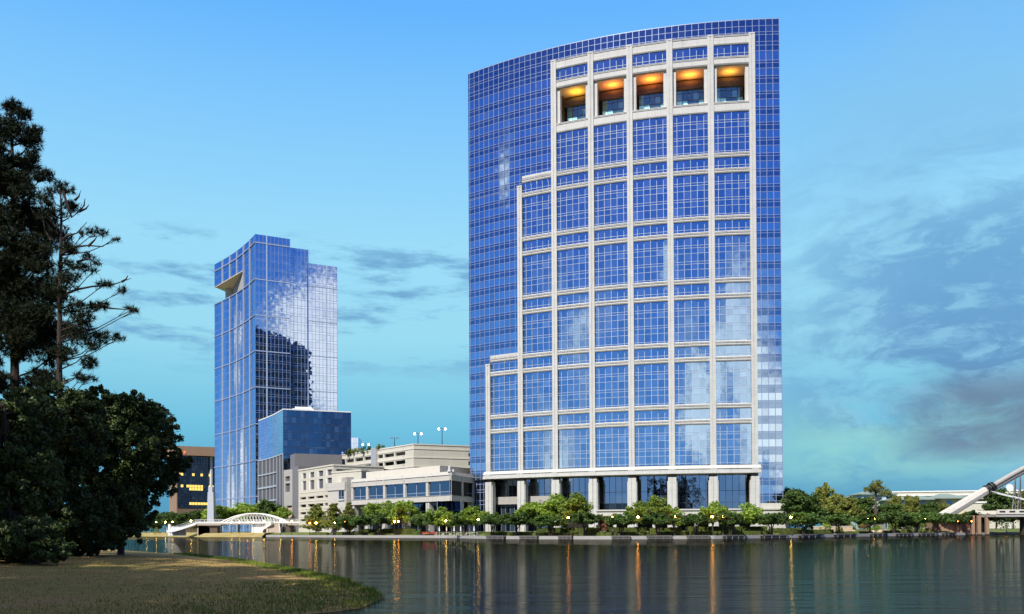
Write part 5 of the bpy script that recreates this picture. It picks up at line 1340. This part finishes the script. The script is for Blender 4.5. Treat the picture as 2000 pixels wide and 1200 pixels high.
# ------------------------------------------------------------------ people, benches, cafe furniture
def person(px, back, label, shirt, h=1.75, rz=0.0, bend=0.0, stride=.25):
    p = shore_at(px, back); p.z = gz(p.x, p.y) + .02
    o = empty('person', tuple(p), label, 'person', None, rz)
    k = h / 1.75; hip = Vector((0, 0, .93)); ch = hip + Vector((sin(bend) * .45, 0, cos(bend) * .45)); nk = ch + Vector((sin(bend) * .12, 0, cos(bend) * .12)); hd = nk + Vector((sin(bend) * .14 + .02, 0, cos(bend) * .16))
    def skin(name, verts, edges, rad, mt, par, lvl=1):
        me = bpy.data.meshes.new(name); me.from_pydata([tuple(Vector(v) * k) for v in verts], edges, []); me.materials.append(M[mt]); ob_ = bpy.data.objects.new(name, me); link(ob_, par)
        md = ob_.modifiers.new('skin', 'SKIN'); md.use_smooth_shade = True
        for v, r_ in zip(me.skin_vertices[0].data, rad): v.radius = (r_ * k, r_ * k)
        me.skin_vertices[0].data[0].use_root = True
        ob_.modifiers.new('sub', 'SUBSURF').levels = lvl; ob_.modifiers[-1].render_levels = lvl; return ob_
    V = [hip, ch, nk, hd, hd + Vector((0, 0, .1))]; E_ = [(0, 1), (1, 2), (2, 3), (3, 4)]; Rr = [.13, .15, .05, .085, .07]
    for s in (-1, 1):
        b = len(V); V += [hip + Vector((0, s * .09, -.06)), Vector((s * stride * .45, s * .1, .5)), Vector((s * stride * .9, s * .1, .07)), Vector((s * stride * .9 + .16, s * .1, .03))]
        E_ += [(0, b), (b, b + 1), (b + 1, b + 2), (b + 2, b + 3)]; Rr += [.085, .06, .04, .035]
        a = len(V); sh_ = ch + Vector((0, s * .19, .0)); V += [sh_, sh_ + Vector((.02 - s * .06, s * .05, -.28)), sh_ + Vector((.2 - s * .05, s * .02, -.42)), sh_ + Vector((.28 - s * .05, s * .01, -.42))]
        E_ += [(1, a), (a, a + 1), (a + 1, a + 2), (a + 2, a + 3)]; Rr += [.055, .042, .034, .03]
    skin('body', V, E_, Rr, 'skin', o)
    sV = [hip + Vector((0, 0, .06)), ch, ch + Vector((0, 0, .07)), ch + Vector((0, -.2, 0)), ch + Vector((0.03, -.24, -.2)), ch + Vector((0, .2, 0)), ch + Vector((-.03, .24, -.2))]
    skin('shirt', sV, [(0, 1), (1, 2), (1, 3), (3, 4), (1, 5), (5, 6)], [.155, .175, .09, .075, .06, .075, .06], shirt, o)
    tV = [hip + Vector((0, 0, .04))]; tE = []; tR = [.145]
    for s in (-1, 1):
        b = len(tV); tV += [hip + Vector((0, s * .09, -.08)), Vector((s * stride * .45, s * .1, .5)), Vector((s * stride * .85, s * .1, .13))]; tE += [(0, b), (b, b + 1), (b + 1, b + 2)]; tR += [.1, .075, .06]
    skin('trousers', tV, tE, tR, 'cloth_d', o)
    m = MB(); c = (hd + Vector((-.02, 0, .07))) * k; m.ball(tuple(c), .1 * k, 10); m.build('hair', ['barkd'], o, smooth=True)
person(1197, 3.0, 'person in a white shirt and dark trousers walking along the far path before the tower', 'cloth_w', 1.8, 0, .12, .3)
person(1908, 2.6, 'person in blue standing in the shade under the bridge abutment', 'blue', 1.75, 0, .1, .1)
person(1954, 12, 'person in a white top bending forward on the grass under the bridge', 'cloth_w', 1.75, 0, .8, .15)
def bench(px, back, label, mt, ln=2.6, nm='bench'):
    p = shore_at(px, back); o = empty(nm, (p.x, p.y, gz(p.x, p.y)), label, 'bench')
    m = MB(); [m.box(-ln / 2, ln / 2, y, y + .12, .43, .48) for y in (-.28, -.12, .04)]; m.build('seat', [mt], o)
    m = MB(); [m.box(-ln / 2, ln / 2, .2, .25, z, z + .11) for z in (.55, .70, .85)]; m.build('backrest', [mt], o)
    for x in (-ln / 2 + .1, ln / 2 - .1):
        m = MB(); m.box(x - .05, x + .05, -.28, .25, 0, .07); m.box(x - .05, x + .05, -.25, -.15, .07, .43); m.box(x - .05, x + .05, .17, .25, .07, .9); m.build('leg', ['black'], o)
bench(839, 4.2, 'long red bench on the path before the lakeside hall', 'red', 4.2)
bench(690, 8, 'red bench half hidden behind the hedge left of the hall', 'red', 4.0)
def table_set(px, back, i, wh):
    p = shore_at(px, back); z = gz(p.x, p.y) + .01
    o = empty('cafe_table', (p.x, p.y, z), 'white round cafe table ' + wh, 'table', 'white cafe tables before the hall')
    m = MB(); m.lathe([(.02, .70), (.5, .70), (.5, .74)], 16); m.build('table_top', ['white'], o); m = MB(); m.lathe([(.28, 0), (.28, .04), (.04, .08), (.04, .70)], 10); m.build('table_leg', ['white'], o)
    u = empty('patio_umbrella', (p.x, p.y, z), 'closed white umbrella ' + wh, 'umbrella', 'closed white umbrellas before the hall')
    m = MB(); m.lathe([(.025, .745), (.025, 2.5)], 8); m.build('umbrella_pole', ['white'], u); m = MB(); m.lathe([(.05, 1.1), (.20, 1.25), (.14, 1.9), (.05, 2.4), (.01, 2.6)], 10); m.build('canopy', ['white'], u)
    for j, (dx_, dy_, rz) in enumerate(((-.95, .1, -pi / 2), (.95, -.1, pi / 2))):
        c = empty('cafe_chair', (p.x + dx_, p.y + dy_, z), 'white cafe chair %s of the table ' % ('left', 'right')[j] + wh, 'chair', 'white cafe chairs before the hall', rz)
        m = MB(); m.box(-.24, .24, -.24, .24, .42, .47); m.build('seat', ['white'], c); m = MB(); m.box(-.24, .24, .20, .25, .5, .95); m.build('backrest', ['white'], c)
        for a_, b_ in ((-1, -1), (1, -1), (-1, 1), (1, 1)):
            m = MB(); m.box(a_ * .21 - .025, a_ * .21 + .025, b_ * .21 - .025, b_ * .21 + .025, 0, .42); m.build('leg', ['white'], c)
for i, (px, wh) in enumerate([(858, 'nearest the red bench'), (872, 'right under the leftmost lamps of the hall'), (887, 'in the middle of the cafe terrace'), (900, 'below the hall column at right'), (917, 'in front of the right end of the hall'), (926, 'nearest the tower')]): table_set(px, 4.8 + (i % 2) * .6, i, wh)

# ------------------------------------------------------------------ the dark trees of the near bank
def fore_oak(Y, stem, blobs, label, seed, zb=.35, s=.115, dens=1.0, name='live_oak', leafm='oak'):
    r = random.Random(seed); T_ = [at(x, y, Y) for x, y in stem]; T_[0].z = zb - .3
    o = empty(name, (T_[0].x, Y, zb), label, 'tree', None, wc=True); m = MB(); m.tube(T_, [.26, .2, .12, .06][:len(T_)], 8); f = MB()
    for (px, py, rx, ry) in blobs:
        c = at(px, py, Y); c.y += r.gauss(0, .8); rX, rZ = rx * Y / F, ry * Y / F
        b = T_[min(1, len(T_) - 1)].lerp(T_[-1], r.random()); m.tube([b, b.lerp(c, .5) + Vector((0, 0, .3)), c], [.10, .06, .02], 5)
        for q in range(4):
            e = c + Vector((r.uniform(-.8, .8) * rX, r.uniform(-.8, .8) * rX, r.uniform(-.2, .9) * rZ)); m.tube([b.lerp(c, .7), e], [.04, .01], 4, cap=False)
        crown(f, r, tuple(c), rX * .86, rZ * .86, int(dens * (12 + rx * ry / 42)), 86, s, cl=.19)
    m.build('trunk', ['barkd'], o); f.build('crown', [leafm], o, rnd=True); return o
fore_oak(64, [(236, 1070), (238, 960), (246, 880), (252, 820)], [(240, 826, 64, 70), (292, 832, 52, 66), (250, 800, 44, 44), (342, 862, 30, 46), (206, 800, 44, 46), (350, 900, 20, 26), (300, 880, 44, 50), (200, 860, 60, 88), (275, 930, 62, 64), (318, 925, 32, 52), (225, 940, 60, 60), (240, 1010, 52, 46), (282, 992, 34, 34), (180, 960, 60, 70)],
         'dark leafy oak, rightmost of the shaded near trees, reaching over the brown office block', 21)
fore_oak(57, [(120, 1080), (118, 980), (112, 880), (112, 820)], [(112, 820, 74, 80), (60, 830, 60, 80), (170, 800, 44, 50), (110, 880, 74, 80), (40, 800, 60, 50), (160, 850, 58, 84), (110, 940, 76, 70), (170, 1010, 60, 56), (90, 1020, 70, 60), (215, 1050, 36, 26)],
         'dark oak in the middle of the shaded near trees, below the sparse pine', 22)
fore_oak(50, [(20, 1090), (18, 960), (12, 860), (8, 790)], [(20, 820, 76, 84), (-50, 820, 70, 90), (20, 900, 90, 60), (40, 950, 76, 80), (-30, 980, 80, 90), (40, 1050, 66, 46), (-30, 1070, 70, 50)],
         'dark dense oak at the left edge of the picture, lowest branches touching the lawn', 23)
fore_oak(47, [(70, 1105), (72, 1060), (74, 1030)], [(74, 1050, 60, 44), (20, 1062, 64, 46), (-40, 1062, 60, 50), (120, 1074, 50, 26), (30, 1086, 60, 24)], 'low dark bush at the lawn edge in the bottom left', 24, name='shade_bush')
fore_oak(60, [(175, 1088), (176, 1060), (178, 1036)], [(178, 1044, 56, 38), (222, 1048, 36, 32), (130, 1056, 50, 38), (238, 1018, 34, 44), (256, 985, 30, 42), (258, 1034, 28, 36), (200, 1010, 44, 44), (60, 1050, 50, 44), (95, 1066, 44, 34), (160, 1068, 50, 26), (232, 1060, 24, 22)], 'low dark bush at the foot of the rightmost near oak', 25, name='shade_bush')
pads1 = [(20, 204, 22, 12), (44, 222, 18, 10), (60, 252, 18, 14), (30, 262, 34, 22), (12, 240, 26, 20), (58, 276, 20, 16), (66, 312, 14, 14), (34, 318, 24, 12), (0, 300, 30, 26), (-30, 260, 34, 40), (48, 366, 34, 16), (98, 352, 22, 10), (10, 372, 30, 24),
         (66, 392, 30, 18), (34, 420, 38, 26), (76, 440, 24, 22), (20, 470, 38, 26), (66, 486, 28, 20), (-20, 430, 40, 50), (30, 520, 44, 26), (84, 512, 20, 16), (10, 572, 44, 30), (58, 566, 40, 26), (98, 580, 26, 22), (30, 622, 46, 26), (84, 628, 36, 24), (12, 668, 44, 22), (70, 668, 34, 18), (-30, 620, 40, 50), (-40, 520, 40, 50)]
rp1 = random.Random(12)
pads1 += [(rp1.uniform(-40, 120), rp1.uniform(400, 770), rp1.uniform(26, 38), rp1.uniform(18, 26)) for _ in range(40)] + [(rp1.uniform(-40, 66), rp1.uniform(250, 400), 24, 18) for _ in range(8)]
pine('tall_pine', 61, [(28, 1082), (29, 800), (29, 700), (34, 560), (26, 400), (24, 300), (20, 214)], .36, pads1, 'tallest dark pine at the left edge, its heavy clumps of needles reaching highest', 'pine tree', 'near pines', seed=31, dens=7.5, ln=.40, wd=.022)
pads2 = [(118, 366, 20, 8), (100, 376, 14, 8), (134, 374, 12, 8), (96, 398, 18, 10), (126, 398, 16, 12), (110, 416, 26, 10), (148, 402, 8, 6), (92, 428, 14, 8), (184, 451, 22, 7), (206, 453, 9, 5), (162, 458, 10, 5), (142, 488, 18, 10), (124, 478, 12, 8), (160, 494, 14, 6), (104, 494, 16, 12), (184, 512, 12, 5), (138, 520, 20, 10),
         (176, 534, 18, 8), (194, 538, 10, 6), (112, 536, 26, 12), (150, 552, 22, 10), (208, 557, 16, 8), (228, 560, 12, 6), (130, 572, 34, 14), (180, 598, 20, 8), (206, 600, 16, 7), (252, 602, 12, 7), (266, 608, 9, 5), (150, 604, 34, 18), (176, 628, 24, 12), (122, 630, 36, 20), (204, 660, 20, 12), (220, 656, 14, 8), (160, 662, 34, 16), (188, 680, 18, 8), (130, 688, 30, 14), (172, 708, 18, 10), (188, 712, 12, 8), (176, 742, 16, 7), (150, 736, 14, 8)]
bare2 = [[(120, 364), (140, 425), (156, 412), (160, 398)], [(154, 414), (168, 408), (174, 400)], [(156, 412), (164, 402), (166, 388)], [(146, 392), (154, 384), (158, 372)], [(120, 470), (134, 460), (150, 456), (170, 434)], [(122, 496), (150, 482), (172, 480), (200, 482), (226, 464)], [(172, 482), (184, 470), (190, 462)],
         [(124, 576), (150, 566), (180, 560), (215, 558), (240, 550), (256, 544)], [(238, 551), (246, 546), (250, 538)], [(150, 512), (172, 506), (200, 518)], [(110, 444), (96, 428), (82, 412)], [(118, 660), (150, 650), (190, 640)], [(180, 598), (220, 603), (262, 606)], [(100, 470), (88, 450), (74, 364)]]
pine('sparse_pine', 58, [(117, 1078), (117, 790), (116, 720), (117, 600), (119, 480), (120, 420), (118, 368)], .24, pads2, 'sparse dark pine with bare broken branches, right of the tallest pine', 'pine tree', 'near pines', seed=32, dens=5.0, ln=.38, wd=.019, bare=bare2, zb=.35)

# unseen pines added around the camera to shade the lawn; the glass mirrors them
r = random.Random(77); bp_ = empty('added_shade_pine', (-15, 3, .3)); m = MB(); f = MB()
m.tube([(0, 0, -.4), (.2, 0, 10), (0, .2, 20), (.1, 0, 29)], [.36, .28, .18, .04], 8)
for k in range(46):
    z = 9 + 20 * (k / 46); rr = 4.9 * (1 - ((z - 15) / 17) ** 2 if z > 15 else .55 + .45 * (z - 9) / 6) * (.5 + .5 * r.random()); a = r.random() * 6.28
    c = Vector((cos(a) * rr, sin(a) * rr, z + .5)); m.tube([(0, 0, z - .8), tuple(c * .5 + Vector((0, 0, z / 2 - .3))), tuple(c)], [.09, .05, .02], 4); tufts(f, r, c, 1.25, 1.25, .7, 17, .55, .05, 14)
m.build('trunk', ['barkd'], bp_); f.build('crown', ['needle'], bp_, rnd=True)
spots = [(-19, 1), (-27, 8), (-13, -12), (-22, -4), (-17, 7.5), (-33, 14), (-36, 22), (-9, -3), (-24, 12), (-12, 6), (-17, -3), (-21, 17.5), (-30, 22), (-15, 3), (-11, -6), (-4, -9), (4, -10), (-22, 6), (-19, 12.5), (-27, 17), (-26, 24.5), (-34, 29), (-33, 38), (-40, 45), (-30, 2), (13, -14), (-44, 58), (-8, -18)]
for i, (x, y) in enumerate(spots):
    lab = 'unseen pine added beside or behind the viewer to shade the near lawn'
    if i == 0: tag(bp_, lab, 'pine tree', 'pines added to shade the lawn'); bp_.location = (x, y, .3)
    else: copy_tree(bp_, None, (x, y, .3), r.random() * 6.28, (1.25 + .3 * r.random(), 1.25 + .3 * r.random(), .85 + .25 * r.random()), lab, 'pines added to shade the lawn')

# far-off woods that close the gaps between the trees
m = MB(); r = random.Random(55)
for (pa, pb, Y, yt) in ((1500, 2060, 430, 1003), (1520, 1900, 350, 1016), (225, 420, 520, 1004), (225, 345, 470, 1012), (-200, 240, 520, 990)):
    px = pa
    while px < pb:
        c = at(px, yt + r.uniform(-6, 6), Y + r.uniform(-8, 8)); h = max(2.0, (c.z - 1.7)); crown(m, r, (c.x, c.y, 1.7 + h * .45), h * .75, h * .58, 7, 34, .42, cl=.45)
        px += h * 1.05 * F / Y
tag(m.build('distant_woods', ['leafd'], rnd=True), 'mass of distant trees closing the gaps behind the shore', 'woods', kind='stuff')
